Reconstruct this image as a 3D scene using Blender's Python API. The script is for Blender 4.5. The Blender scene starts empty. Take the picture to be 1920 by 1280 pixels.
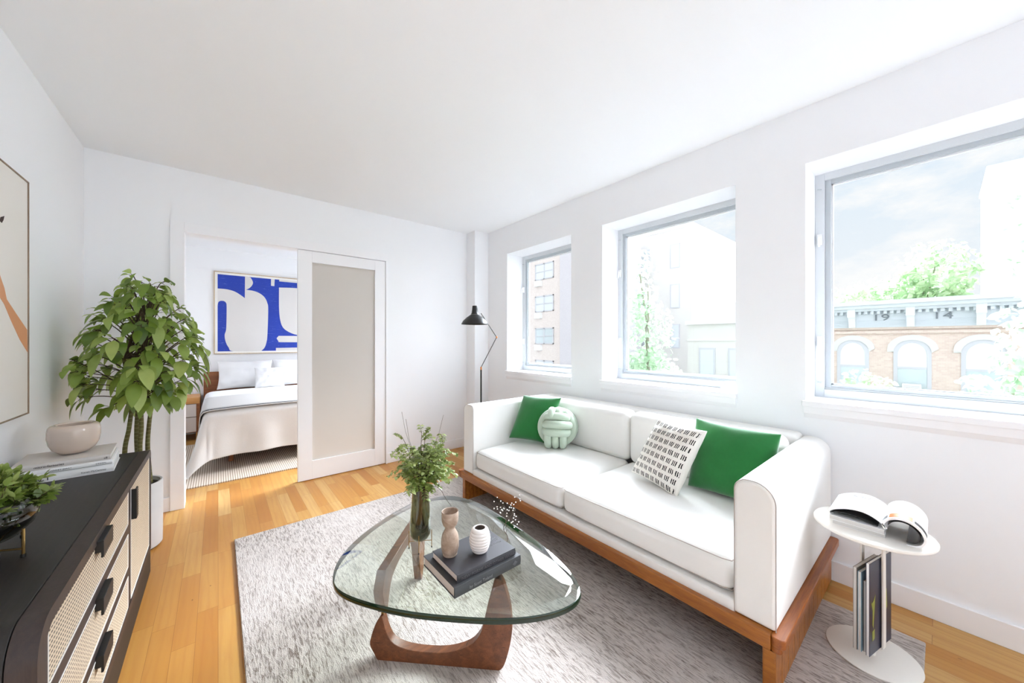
import bpy, bmesh, math, random
from math import sin, cos, pi, radians, sqrt, atan2
from mathutils import Vector, Matrix, noise
random.seed(7)
SC = bpy.context.scene
COL = SC.collection
WL = {}                                   # world position of each object's origin


# ------------------------------------------------------------------ helpers
def lin(h, k=1.0):
    if not isinstance(h, str): return h
    h = h.lstrip('#')
    o = []
    for i in (0, 2, 4):
        c = int(h[i:i + 2], 16) / 255
        o.append(c / 12.92 if c <= .04045 else ((c + .055) / 1.055) ** 2.4)
    return (*[c * k for c in o], 1)


def tag(o, label=None, cat=None, group=None, kind=None):
    if label: o['label'] = label
    if cat: o['category'] = cat
    if group: o['group'] = group
    if kind: o['kind'] = kind
    return o


def thing(name, loc, label=None, cat=None, group=None, kind=None):
    o = bpy.data.objects.new(name, None)
    o.empty_display_size = .05
    COL.objects.link(o)
    o.location = loc
    WL[o.name] = Vector(loc)
    return tag(o, label, cat, group, kind)


def catmull(pts, n=8, closed=False):
    P = [Vector(p) for p in pts]
    out = []
    m = len(P)
    rng = range(m) if closed else range(m - 1)
    for i in rng:
        if closed:
            p0, p1, p2, p3 = P[i - 1], P[i], P[(i + 1) % m], P[(i + 2) % m]
        else:
            p0, p1, p2, p3 = P[max(i - 1, 0)], P[i], P[i + 1], P[min(i + 2, m - 1)]
        for k in range(n):
            t = k / n
            out.append(.5 * ((2 * p1) + (p2 - p0) * t + (2 * p0 - 5 * p1 + 4 * p2 - p3) * t * t + (3 * p1 - p0 - 3 * p2 + p3) * t ** 3))
    if not closed:
        out.append(P[-1])
    return out


class M:
    """collects shapes in world coordinates; build() links them as one mesh object"""
    def __init__(s):
        s.v, s.f, s.m, s.uv = [], [], [], None

    def add(s, vs, fs, mi=0):
        b = len(s.v)
        s.v += [Vector(v) for v in vs]
        s.f += [[i + b for i in f] for f in fs]
        s.m += [mi] * len(fs)
        return s

    def box(s, x0, x1, y0, y1, z0, z1, mi=0):
        vs = [(x, y, z) for x in (x0, x1) for y in (y0, y1) for z in (z0, z1)]
        fs = [(0, 1, 3, 2), (4, 6, 7, 5), (0, 4, 5, 1), (2, 3, 7, 6), (0, 2, 6, 4), (1, 5, 7, 3)]
        return s.add(vs, fs, mi)

    def obox(s, c, ax, ay, az, mi=0):
        """oriented box: centre and three half-axis vectors"""
        c, ax, ay, az = map(Vector, (c, ax, ay, az))
        vs = [c + ax * i + ay * j + az * k for i in (-1, 1) for j in (-1, 1) for k in (-1, 1)]
        fs = [(0, 1, 3, 2), (4, 6, 7, 5), (0, 4, 5, 1), (2, 3, 7, 6), (0, 2, 6, 4), (1, 5, 7, 3)]
        return s.add(vs, fs, mi)

    def prism(s, poly, vec, mi=0, capmi=None):
        """closed planar polygon of 3D points swept along vec"""
        n = len(poly)
        vec = Vector(vec)
        vs = [Vector(p) for p in poly] + [Vector(p) + vec for p in poly]
        s.add(vs, [(i, (i + 1) % n, n + (i + 1) % n, n + i) for i in range(n)], mi)
        b = len(s.v) - 2 * n
        s.f += [[b + i for i in range(n)][::-1], [b + n + i for i in range(n)]]
        s.m += [mi if capmi is None else capmi] * 2
        return s

    def poly(s, pts, mi=0):
        return s.add(pts, [list(range(len(pts)))], mi)

    def tube(s, path, r, n=8, cap=True, mi=0, closed=False):
        P = [Vector(p) for p in path]
        m = len(P)
        R = r if isinstance(r, (list, tuple)) else [r] * m
        T = []
        for i in range(m):
            a = P[i - 1] if (i > 0 or closed) else P[i]
            b = P[(i + 1) % m] if (i < m - 1 or closed) else P[i]
            t = (b - a)
            T.append(t.normalized() if t.length > 1e-9 else Vector((0, 0, 1)))
        up = Vector((0, 0, 1)) if abs(T[0].z) < .9 else Vector((1, 0, 0))
        nrm = T[0].cross(up).normalized()
        vs = []
        for i in range(m):
            nrm = (nrm - T[i] * nrm.dot(T[i]))
            nrm = nrm.normalized() if nrm.length > 1e-6 else T[i].orthogonal().normalized()
            bn = T[i].cross(nrm)
            for k in range(n):
                a = 2 * pi * k / n
                vs.append(P[i] + (nrm * cos(a) + bn * sin(a)) * R[i])
        fs = []
        for i in range(m if closed else m - 1):
            j = (i + 1) % m
            for k in range(n):
                l = (k + 1) % n
                fs.append((i * n + k, i * n + l, j * n + l, j * n + k))
        if cap and not closed:
            fs.append(list(range(n))[::-1])
            fs.append([(m - 1) * n + k for k in range(n)])
        return s.add(vs, fs, mi)

    def capsule(s, path, r, n=12, mi=0):
        """tube with rounded ends"""
        P = [Vector(p) for p in path]
        a, b = (P[0] - P[1]).normalized(), (P[-1] - P[-2]).normalized()
        pre, post, ra, rb = [], [], [], []
        for k in range(5):
            t = pi / 2 * k / 5
            pre.append(P[0] + a * r * cos(t)); ra.append(max(r * sin(t), r * .02))
            post.append(P[-1] + b * r * cos(pi / 2 * (4 - k) / 5) if False else P[-1] + b * r * sin(pi / 2 * (k + 1) / 5))
            rb.append(max(r * cos(pi / 2 * (k + 1) / 5), r * .02))
        return s.tube(pre + P + post, ra + [r] * len(P) + rb, n, True, mi)

    def lathe(s, prof, c, n=40, mi=0, rib=None):
        """prof = [(radius, z)] turned about the vertical through c"""
        cx, cy, cz = c
        vs, fs, rows = [], [], []
        for (r, z) in prof:
            if r < 1e-5:
                rows.append([len(vs)]); vs.append((cx, cy, cz + z))
            else:
                rows.append(list(range(len(vs), len(vs) + n)))
                vs += [(cx + r * cos(2 * pi * k / n), cy + r * sin(2 * pi * k / n), cz + z) for k in range(n)]
        for A, B in zip(rows, rows[1:]):
            for k in range(n):
                l = (k + 1) % n
                if len(A) == 1 and len(B) == 1: continue
                if len(A) == 1: fs.append((A[0], B[l], B[k]))
                elif len(B) == 1: fs.append((A[k], A[l], B[0]))
                else: fs.append((A[k], A[l], B[l], B[k]))
        return s.add(vs, fs, mi)

    def rbox(s, x0, x1, y0, y1, z0, z1, r, crown=0, front=0, n=10, mi=0):
        """soft cushion: rounded box, optionally crowned on top"""
        def samples(a, b):
            return [a + r * t for t in (0, .2, .45, .72)] + [a + r + (b - a - 2 * r) * k / n for k in range(n + 1)] + [b - r * t for t in (.72, .45, .2, 0)]
        X, Y, Z = samples(x0, x1), samples(y0, y1), samples(z0, z1)
        lo, hi = (x0, y0, z0), (x1, y1, z1)

        def mp(p):
            q = Vector([min(max(p[i], lo[i] + r), hi[i] - r) for i in range(3)])
            d = Vector(p) - q
            w = q + d.normalized() * r if d.length > 1e-9 else Vector(p)
            u = (w.x - (x0 + x1) / 2) / ((x1 - x0) / 2); v = (w.y - (y0 + y1) / 2) / ((y1 - y0) / 2); t = (w.z - z0) / (z1 - z0)
            w.z += crown * max(0, 1 - u ** 4) * max(0, 1 - v ** 4) * max(0, (t - .4) / .6)
            if front: w.x -= front * max(0, 1 - (2 * t - 1) ** 4) * max(0, 1 - v ** 4) * max(0, -u)
            return w
        for (A, B, mk) in ((X, Y, lambda a, b, e: (a, b, e)), (X, Z, lambda a, b, e: (a, e, b)), (Y, Z, lambda a, b, e: (e, a, b))):
            ends = {0: (z0, z1), 1: (y0, y1), 2: (x0, x1)}[0 if A is X and B is Y else 1 if A is X else 2]
            for e in ends:
                vs = [mp(mk(a, b, e)) for a in A for b in B]
                nb = len(B)
                fs = [(i * nb + j, i * nb + j + 1, (i + 1) * nb + j + 1, (i + 1) * nb + j) for i in range(len(A) - 1) for j in range(nb - 1)]
                s.add(vs, fs, mi)
        return s

    def build(s, name, mat, parent=None, origin=None, smooth=None, bevel=0, seg=2, sub=0, solid=0, merge=False, label=None, **tags):
        me = bpy.data.meshes.new(name)
        o = bpy.data.objects.new(name, me)
        COL.objects.link(o)
        if parent is not None:
            org = WL[parent.name]
            o.parent = parent
        else:
            if origin is None:
                xs, ys, zs = [v.x for v in s.v], [v.y for v in s.v], [v.z for v in s.v]
                origin = ((min(xs) + max(xs)) / 2, (min(ys) + max(ys)) / 2, min(zs))
            org = Vector(origin)
            o.location = org
        WL[o.name] = Vector(org)
        me.from_pydata([v - org for v in s.v], [], s.f)
        for m in (mat if isinstance(mat, (list, tuple)) else [mat]): me.materials.append(m)
        if any(s.m): me.polygons.foreach_set('material_index', s.m)
        if s.uv is not None:
            L = me.uv_layers.new(name='UVMap')
            for lp in me.loops: L.data[lp.index].uv = s.uv[lp.vertex_index]
        bm = bmesh.new(); bm.from_mesh(me)
        if merge: bmesh.ops.remove_doubles(bm, verts=bm.verts, dist=1e-5)
        bmesh.ops.recalc_face_normals(bm, faces=bm.faces)
        bm.to_mesh(me); bm.free()
        if smooth is not None:
            me.shade_smooth()
            if smooth < 179: me.set_sharp_from_angle(angle=radians(smooth))
        if bevel:
            b = o.modifiers.new('bevel', 'BEVEL'); b.width = bevel; b.segments = seg; b.limit_method = 'ANGLE'; b.angle_limit = radians(40)
            if smooth is None: me.shade_smooth(); me.set_sharp_from_angle(angle=radians(30)); b.harden_normals = True
        if solid:
            d = o.modifiers.new('solid', 'SOLIDIFY'); d.thickness = solid; d.offset = 0
        if sub:
            d = o.modifiers.new('sub', 'SUBSURF'); d.levels = sub; d.render_levels = sub
        if label: o['label'] = label
        tag(o, None, tags.get('cat'), tags.get('group'), tags.get('kind'))
        return o


def lettering(s, size, org, right, up, mat, parent, name='lettering', align='LEFT', depth=.0002, stretch=1.0):
    cu = bpy.data.curves.new('tmp', 'FONT'); cu.body = s; cu.size = size; cu.extrude = depth; cu.align_x = align
    cu.resolution_u = 3
    t = bpy.data.objects.new('tmp', cu); COL.objects.link(t)
    dg = bpy.context.evaluated_depsgraph_get()
    me = bpy.data.meshes.new_from_object(t.evaluated_get(dg))
    bpy.data.objects.remove(t)
    right, up = Vector(right).normalized(), Vector(up).normalized()
    nrm = right.cross(up)
    org = Vector(org)
    m = M()
    m.add([org + right * v.co.x * stretch + up * v.co.y + nrm * v.co.z for v in me.vertices], [list(p.vertices) for p in me.polygons])
    bpy.data.meshes.remove(me)
    return m.build(name, mat, parent)


# ------------------------------------------------------------------ materials
class G:
    def __init__(s, name):
        s.mat = bpy.data.materials.new(name); s.mat.use_nodes = True
        s.t = s.mat.node_tree; s.t.nodes.clear()
        s.out = s.t.nodes.new('ShaderNodeOutputMaterial')

    def n(s, typ, ins=None, **at):
        nd = s.t.nodes.new('ShaderNode' + typ)
        for k, v in at.items(): setattr(nd, k, v)
        for k, v in (ins or {}).items():
            if isinstance(v, bpy.types.NodeSocket): s.t.links.new(v, nd.inputs[k])
            else: nd.inputs[k].default_value = v
        return nd

    def ma(s, op, a, b=0, c=0):
        return s.n('Math', {0: a, 1: b, 2: c}, operation=op).outputs[0]

    def mix(s, f, a, b, blend='MIX'):
        nd = s.n('Mix', {0: f, 6: a, 7: b}, data_type='RGBA', blend_type=blend)
        return nd.outputs[2]

    def ramp(s, f, stops, interp='LINEAR'):
        nd = s.n('ValToRGB', {0: f}); r = nd.color_ramp; r.interpolation = interp
        while len(r.elements) < len(stops): r.elements.new(.5)
        for e, (p, c) in zip(r.elements, stops):
            e.position = p; e.color = c if len(c) == 4 else (*c, 1)
        return nd.outputs[0]

    def co(s, scale=(1, 1, 1), rot=(0, 0, 0), loc=(0, 0, 0), kind='Object'):
        tc = s.n('TexCoord')
        return s.n('Mapping', {0: tc.outputs[kind], 'Scale': scale, 'Rotation': rot, 'Location': loc}).outputs[0]

    def noise(s, vec, scale=5, detail=3, rough=.5, dist=0):
        return s.n('TexNoise', {'Vector': vec, 'Scale': scale, 'Detail': detail, 'Roughness': rough, 'Distortion': dist})

    def bump(s, h, strength=.2, dist=.01):
        return s.n('Bump', {'Height': h, 'Strength': strength, 'Distance': dist}).outputs[0]

    def end(s, color, rough=.5, normal=None, **kw):
        b = s.n('BsdfPrincipled', {'Base Color': color, 'Roughness': rough})
        if normal is not None: s.t.links.new(normal, b.inputs['Normal'])
        for k, v in kw.items():
            k = k.replace('_', ' ')
            if isinstance(v, bpy.types.NodeSocket): s.t.links.new(v, b.inputs[k])
            else: b.inputs[k].default_value = v
        s.t.links.new(b.outputs[0], s.out.inputs[0])
        s.b = b
        return s.mat

    def surf(s, sh):
        s.t.links.new(sh, s.out.inputs[0]); return s.mat


def plain(name, hexc, rough=.5, var=.0, vs=20, **kw):
    g = G(name); c = lin(hexc)
    if var:
        nz = g.noise(g.co(), vs, 4)
        c2 = tuple(max(0, x * (1 - var)) for x in c[:3]) + (1,)
        return g.end(g.mix(nz.outputs[0], c, c2), rough, **kw)
    return g.end(c, rough, **kw)


def fabric(name, hexc, hex2, weave=900, rough=.9, bump=.25, sheen=.3):
    g = G(name); v = g.co()
    a = g.noise(v, weave, 2); b = g.noise(v, 7, 3)
    c = g.mix(g.ma('MULTIPLY', b.outputs[0], .6), lin(hexc), lin(hex2))
    c = g.mix(g.ma('MULTIPLY', a.outputs[0], .35), c, lin(hex2))
    return g.end(c, rough, g.bump(a.outputs[0], bump, .002), Sheen_Weight=sheen, Specular_IOR_Level=.2)


def wood(name, light, dark, axis='x', fine=1.0, rough=.4, wave=.15, knots=False, coat=0):
    g = G(name)
    st = {'x': (1, 14, 14), 'y': (14, 1, 14), 'z': (14, 14, 1)}[axis]
    v = g.co(tuple(k * fine for k in st))
    n1 = g.noise(v, 2.2, 5, .6, .6); n2 = g.noise(g.co(tuple(k * fine * 5 for k in st)), 4, 3)
    w = g.n('TexWave', {'Vector': v, 'Scale': .55, 'Distortion': 7, 'Detail': 3, 'Detail Scale': 1.2}, wave_type='BANDS', bands_direction={'x': 'Y', 'y': 'X', 'z': 'X'}[axis])
    f = g.ma('ADD', g.ma('MULTIPLY', n1.outputs[0], .75), g.ma('MULTIPLY', g.ma('SUBTRACT', w.outputs['Fac'], .3), wave))
    f = g.ma('ADD', f, g.ma('MULTIPLY', g.ma('SUBTRACT', n2.outputs[0], .5), .45))
    c = g.ramp(f, [(.25, lin(dark)), (.75, lin(light))])
    if knots:
        k = g.noise(g.co((9, 9, 60)), 3, 2)
        km = g.ma('GREATER_THAN', k.outputs[0], .70)
        c = g.mix(g.ma('MULTIPLY', km, .7), c, lin('#2a130b'))
    return g.end(c, rough, g.bump(f, .06, .003), Coat_Weight=coat)


def thin_glass(name, tint, f0=.04, boost=1.0, rough=0.0, haze=None):
    """clear pane: transmits straight through and mirrors by Fresnel"""
    g = G(name)
    tr = g.n('BsdfTransparent', {'Color': tint})
    gl = g.n('BsdfGlossy', {'Roughness': rough, 'Color': (1, 1, 1, 1)})
    bf = g.n('NewGeometry').outputs['Backfacing']
    lw = g.n('Fresnel', {'IOR': g.ma('ADD', 1.5, g.ma('MULTIPLY', bf, 1 / 1.5 - 1.5))})
    f = g.ma('MULTIPLY', lw.outputs[0], boost)
    m = g.n('MixShader', {0: f, 1: tr.outputs[0], 2: gl.outputs[0]})
    return g.surf(m.outputs[0])


def leafmat(name, a, b, c, rough=.38, trans=.35):
    g = G(name)
    gi = g.n('NewGeometry')
    col = g.ramp(gi.outputs['Random Per Island'], [(0, lin(a)), (.5, lin(b)), (1, lin(c))])
    nz = g.noise(g.co(), 30, 2)
    col = g.mix(g.ma('MULTIPLY', nz.outputs[0], .35), col, lin(a))
    p = g.n('BsdfPrincipled', {'Base Color': col, 'Roughness': rough, 'Specular IOR Level': .6, 'Coat Weight': .25, 'Coat Roughness': .2})
    t = g.n('BsdfTranslucent', {'Color': g.mix(.5, col, lin(c))})
    m = g.n('MixShader', {0: trans, 1: p.outputs[0], 2: t.outputs[0]})
    return g.surf(m.outputs[0])


MT = {}
MT['wall'] = plain('wall_paint', '#f4f5f7', .75)
MT['ceil'] = plain('ceiling_paint', '#f5f7f9', .8)
MT['trim'] = plain('trim_paint', '#f5f5f7', .4)
MT['win_trim'] = plain('window_frame_paint', '#d4d8db', .4)
MT['alu'] = plain('brushed_aluminium', '#bcc2c6', .4, Metallic=.3)
MT['white_metal'] = plain('white_enamel', '#eff0f2', .35)
MT['pane'] = thin_glass('window_glass', (.97, .985, .98, 1), boost=.8)
MT['black_metal'] = plain('black_lamp_metal', '#161616', .38)
MT['brass'] = plain('aged_brass', '#9a7a4a', .3, Metallic=1)
MT['copper'] = plain('copper_joint', '#d98a52', .3, Metallic=1)
MT['linen'] = fabric('off_white_linen', '#f4f3f0', '#e7e5e1', 700)
MT['seam'] = plain('seam_thread', '#b5aca6', .9)
MT['teak'] = wood('teak', '#c07a2c', '#8a4c14', 'y', 1.2, .38, coat=.15)
MT['teak_x'] = wood('teak_crosswise', '#b3661f', '#7c3d10', 'x', 1.2, .38, coat=.15)
MT['walnut'] = wood('walnut', '#8f5431', '#5b321a', 'x', 1.5, .45, wave=.05, knots=True)
MT['ebony'] = wood('dark_stained_oak', '#2f2a27', '#1b1816', 'y', 3.0, .5, wave=.05)
MT['ebony_v'] = wood('dark_stained_oak_front', '#43352f', '#2e2422', 'z', 3.0, .5, wave=.05)
MT['plinth'] = plain('black_plinth', '#121416', .5)
MT['black'] = plain('matt_black', '#0d0d0d', .5)
MT['oak'] = wood('headboard_wood', '#a8683a', '#7c4726', 'x', 1.0, .45)
MT['ns_oak'] = wood('nightstand_wood', '#dba566', '#c08545', 'x', 1.0, .45)
MT['frame_oak'] = wood('pale_frame_wood', '#d6c3a6', '#bfa98a', 'z', 2, .5)
MT['frame_brown'] = wood('brown_frame_wood', '#a8927c', '#7f6a58', 'z', 2, .5)
MT['paper'] = plain('page_paper', '#efece6', .8)
MT['pinkpaper'] = plain('aged_page_paper', '#e6d6cb', .8)
MT['book_black'] = plain('black_cloth_cover', '#343236', .45)
MT['book_black2'] = plain('charcoal_cover', '#3a3a3c', .5)
MT['emboss'] = plain('embossed_foil', '#59575a', .3)
MT['grey_ink'] = plain('grey_ink', '#a6a6a6', .5)
MT['softgrey'] = plain('faint_grey_ink', '#807f82', .5)
MT['ink'] = plain('black_ink', '#141414', .6)
MT['softink'] = plain('soft_grey_ink', '#6c6c6c', .6)
MT['book_beige'] = plain('greige_cover', '#d6d0ca', .55)
MT['book_white'] = plain('white_cover', '#f1f1f0', .5)
MT['white_cotton'] = fabric('white_cotton', '#ebeaea', '#dedddf', 500, .9, .15)
MT['duvet'] = fabric('pale_grey_coverlet', '#e6e4e2', '#d8d5d2', 90, .9, .35)
MT['mattress'] = plain('mattress_ticking', '#e9e7e4', .9)
MT['beige_front'] = plain('greige_drawer_front', '#dcd0c8', .6)
MT['velvet'] = fabric('green_velvet', '#237d38', '#155a28', 60, .75, .1, .6)
MT['mint'] = fabric('mint_jersey', '#c3d2c0', '#b0c1ae', 300, .9, .15)
MT['cream_metal'] = plain('cream_powder_coat', '#ebe6de', .45)
MT['navy'] = plain('navy_cover', '#23263c', .35)
MT['olive_ink'] = plain('olive_print', '#8f9440', .5)
MT['mag_grey'] = plain('grey_cover', '#8d8580', .45)
MT['mag_blue'] = plain('sky_blue_cover', '#93b4c6', .45)
MT['mag_white'] = plain('glossy_page', '#f4f4f4', .3)
MT['mag_edge'] = plain('page_edges', '#d9d6d2', .7, .15, 300)
MT['orange_print'] = plain('orange_print', '#c65a1e', .35)
MT['dark_print'] = plain('dark_print', '#1b1815', .35)
MT['concrete'] = plain('pale_concrete', '#cfcdcb', .8, .12, 9)
MT['soil'] = plain('dark_soil', '#3a332d', .9, .4, 60)
MT['leaf_big'] = leafmat('rubbery_leaf', '#3c5c1a', '#86a43c', '#c0d276')
MT['leaf_vase'] = leafmat('fern_leaflet', '#536628', '#8ea24a', '#cbd694')
MT['leaf_jar'] = leafmat('boxwood_leaf', '#4a6120', '#869f40', '#c6d484')
MT['twig'] = plain('brown_twig', '#4d3d2c', .8, .3, 40)
MT['bud'] = plain('white_bud', '#fbf6ee', .7)
MT['ribbed'] = plain('white_ceramic', '#e6dfdb', .5)
MT['vase_inside'] = plain('dark_inside', '#6a5d55', .8)  # vase interior, darker brown than the white body
MT['jar'] = None


def bark():
    g = G('ringed_bark'); v = g.co()
    w = g.n('TexWave', {'Vector': v, 'Scale': 14, 'Distortion': 2.5, 'Detail': 2}, bands_direction='Z')
    n = g.noise(v, 18, 4)
    c = g.mix(n.outputs[0], lin('#6c6f36'), lin('#4c3a20'))
    c = g.mix(g.ma('MULTIPLY', g.ma('GREATER_THAN', w.outputs['Fac'], .88), .3), c, lin('#a59a76'))
    return g.end(c, .75)
MT['bark'] = bark()


def travertine():
    g = G('travertine'); v = g.co()
    n = g.noise(v, 22, 6, .65, .8); n2 = g.noise(v, 120, 3)
    c = g.ramp(n.outputs[0], [(.3, lin('#8d7765')), (.52, lin('#aa9482')), (.72, lin('#c4b2a1'))])
    c = g.mix(g.ma('MULTIPLY', g.ma('GREATER_THAN', n2.outputs[0], .66), .35), c, lin('#6d5848'))
    return g.end(c, .5, g.bump(n2.outputs[0], .15, .002))
MT['travertine'] = travertine()


def floor_mat():
    g = G('oak_strip_floor'); tc = g.n('TexCoord')
    sp = g.n('SeparateXYZ', {0: tc.outputs['Object']})
    x, y = sp.outputs[0], sp.outputs[1]
    u = g.ma('DIVIDE', x, .0715)
    col = g.ma('FLOOR', u)
    h1 = g.n('TexWhiteNoise', {'W': col}, noise_dimensions='1D').outputs[0]
    v = g.ma('ADD', g.ma('DIVIDE', y, .56), g.ma('MULTIPLY', h1, 7.31))
    row = g.ma('FLOOR', v)
    cv = g.n('CombineXYZ', {0: col, 1: row})
    h = g.n('TexWhiteNoise', {'Vector': cv.outputs[0]}, noise_dimensions='2D')
    hv = h.outputs[0]
    base = g.ramp(hv, [(0, lin('#b07531')), (.35, lin('#bd8741')), (.7, lin('#c59751')), (1, lin('#cda568'))])
    off = g.n('VectorMath', {0: h.outputs[1], 1: (9, 9, 9)}, operation='MULTIPLY').outputs[0]
    gv = g.n('VectorMath', {0: g.co((34, 2.6, 1)), 1: off}, operation='ADD').outputs[0]
    n1 = g.noise(gv, 1.0, 5, .62, .9)
    gv2 = g.n('VectorMath', {0: g.co((11, 1.5, 1)), 1: off}, operation='ADD').outputs[0]
    w = g.n('TexWave', {'Vector': gv2, 'Scale': .9, 'Distortion': 9, 'Detail': 3, 'Detail Scale': .9}, bands_direction='X')
    fine = g.noise(g.co((240, 9, 1)), 1, 2)
    c = g.mix(g.ma('MULTIPLY', g.ramp(n1.outputs[0], [(.45, (0, 0, 0)), (.8, (1, 1, 1))]), .38), base, lin('#a8672c'))
    c = g.mix(g.ma('MULTIPLY', g.ma('POWER', w.outputs['Fac'], 3), .2), c, lin('#a5662d'))
    c = g.mix(g.ma('MULTIPLY', g.ma('SUBTRACT', fine.outputs[0], .3), .35), c, lin('#b2762f'))
    kn = g.noise(g.co((16, 9, 1)), 1.5, 1)
    c = g.mix(g.ma('MULTIPLY', g.ma('GREATER_THAN', kn.outputs[0], .80), .6), c, lin('#5e3313'))
    fu, fv = g.ma('FRACT', u), g.ma('FRACT', v)
    e1 = g.ma('LESS_THAN', g.ma('ABSOLUTE', g.ma('SUBTRACT', fu, .5)), .489)
    e2 = g.ma('LESS_THAN', g.ma('ABSOLUTE', g.ma('SUBTRACT', fv, .5)), .4982)
    gap = g.ma('SUBTRACT', 1, g.ma('MULTIPLY', e1, e2))
    c = g.mix(g.ma('MULTIPLY', gap, .55), c, lin('#7d4a1e'))
    return g.end(c, .36, g.bump(g.ma('SUBTRACT', n1.outputs[0], gap), .06, .002), Specular_IOR_Level=.4)
MT['floor'] = floor_mat()


def rug_mat():
    g = G('streaked_rug'); 
    v = g.co((150, 22, 1)); n = g.noise(v, 1, 2, .55, .8)
    v2 = g.co((60, 9, 1)); n2 = g.noise(v2, 1, 3, .6, .4)
    big = g.noise(g.co((2.6, 1.2, 1)), 1, 3, .55)
    amt = g.ramp(big.outputs[0], [(.3, (.45, .45, .45)), (.65, (1.15, 1.15, 1.15))])
    s = g.ramp(n.outputs[0], [(.50, (0, 0, 0)), (.60, (1, 1, 1))])
    s2 = g.ramp(n2.outputs[0], [(.45, (0, 0, 0)), (.7, (1, 1, 1))])
    f = g.ma('MULTIPLY', g.ma('ADD', g.ma('MULTIPLY', s, .66), g.ma('MULTIPLY', s2, .45)), amt)
    c0 = g.mix(big.outputs[0], lin('#d6cdc7'), lin('#c3b8b0'))
    c = g.mix(f, c0, lin('#6e5f54'))
    hair = g.noise(g.co((420, 130, 1)), 1, 2)
    c = g.mix(g.ma('MULTIPLY', hair.outputs[0], .25), c, lin('#a79a90'))
    return g.end(c, .95, g.bump(g.ma('ADD', hair.outputs[0], n.outputs[0]), .7, .006), Sheen_Weight=.3, Specular_IOR_Level=.1)
MT['rug'] = rug_mat()


def striperug():
    g = G('striped_flatweave'); tc = g.n('TexCoord'); sp = g.n('SeparateXYZ', {0: tc.outputs['Object']})
    f = g.ma('FRACT', g.ma('DIVIDE', sp.outputs[0], .0165))
    s = g.ma('LESS_THAN', f, .38)
    nz = g.noise(g.co((20, 200, 1)), 1, 2)
    c = g.mix(s, lin('#e3d6c6'), lin('#9a8573'))
    c = g.mix(g.ma('MULTIPLY', nz.outputs[0], .2), c, lin('#b7a593'))
    return g.end(c, .95)
MT['rug2'] = striperug()


def cane():
    g = G('woven_cane'); tc = g.n('TexCoord'); sp = g.n('SeparateXYZ', {0: tc.outputs['Object']})
    u = g.ma('DIVIDE', sp.outputs[1], .0145); v = g.ma('DIVIDE', sp.outputs[2], .0108)
    r = g.ma('FLOOR', v)
    u2 = u
    fu = g.ma('ABSOLUTE', g.ma('SUBTRACT', g.ma('FRACT', u2), .5)); fv = g.ma('ABSOLUTE', g.ma('SUBTRACT', g.ma('FRACT', v), .5))
    hole = g.ma('MULTIPLY', g.ma('LESS_THAN', fu, .36), g.ma('LESS_THAN', fv, .17))
    weave = g.ma('MULTIPLY', g.ma('SINE', g.ma('MULTIPLY', u, 12.566)), .5)
    nz = g.noise(g.co(), 60, 2)
    c = g.mix(nz.outputs[0], lin('#e6d5bd'), lin('#d5c1a5'))
    c = g.mix(g.ma('MULTIPLY', g.ma('GREATER_THAN', fu, .42), .22), c, lin('#a98f70'))
    c = g.mix(hole, c, lin('#2a211b'))
    return g.end(c, .6, g.bump(g.ma('SUBTRACT', weave, hole), .2, .002))
MT['cane'] = cane()


def dashes():
    g = G('dash_print_cotton'); tc = g.n('TexCoord'); sp = g.n('SeparateXYZ', {0: tc.outputs['UV']})
    nz = g.noise(g.co(kind='UV'), 22, 2)
    jx = g.ma('MULTIPLY', g.ma('SUBTRACT', nz.outputs[0], .5), .022)
    u = g.ma('ADD', sp.outputs[0], jx)
    v = g.ma('ADD', sp.outputs[1], g.ma('MULTIPLY', g.ma('SUBTRACT', nz.outputs[0], .5), .03))
    rv = g.ma('MULTIPLY', v, 8.3)
    row = g.ma('FLOOR', rv)
    h = g.n('TexWhiteNoise', {'W': row}, noise_dimensions='1D').outputs[0]
    gu = g.ma('FRACT', g.ma('ADD', g.ma('MULTIPLY', u, 9.0), h))
    d = g.ma('FRACT', g.ma('MULTIPLY', gu, 4.0))
    ink = g.ma('MULTIPLY', g.ma('LESS_THAN', gu, .75), g.ma('LESS_THAN', d, .55))
    ink = g.ma('MULTIPLY', ink, g.ma('LESS_THAN', g.ma('ABSOLUTE', g.ma('SUBTRACT', g.ma('FRACT', rv), .5)), .30))
    ink = g.ma('MULTIPLY', ink, g.ma('LESS_THAN', g.ma('ABSOLUTE', g.ma('SUBTRACT', sp.outputs[0], .5)), .466))
    ink = g.ma('MULTIPLY', ink, g.ma('LESS_THAN', g.ma('ABSOLUTE', g.ma('SUBTRACT', sp.outputs[1], .5)), .475))
    wv = g.noise(g.co(), 500, 2)
    c = g.mix(ink, g.mix(g.ma('MULTIPLY', wv.outputs[0], .5), lin('#efebe4'), lin('#d9d3ca')), lin('#121212'))
    return g.end(c, .9, g.bump(wv.outputs[0], .3, .002))
MT['dash'] = dashes()


def throw_mat():
    g = G('grey_throw_wool'); tc = g.n('TexCoord'); sp = g.n('SeparateXYZ', {0: tc.outputs['UV']})
    y = sp.outputs[1]
    a = g.ma('LESS_THAN', g.ma('ABSOLUTE', g.ma('SUBTRACT', y, .022)), .008)
    b = g.ma('LESS_THAN', g.ma('ABSOLUTE', g.ma('SUBTRACT', y, .050)), .006)
    nz = g.noise(g.co(), 250, 2)
    c = g.mix(nz.outputs[0], lin('#d2cfcd'), lin('#bdb9b6'))
    c = g.mix(g.ma('MAXIMUM', a, b), c, lin('#1d1c1d'))
    return g.end(c, .95)
MT['throw'] = throw_mat()


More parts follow.
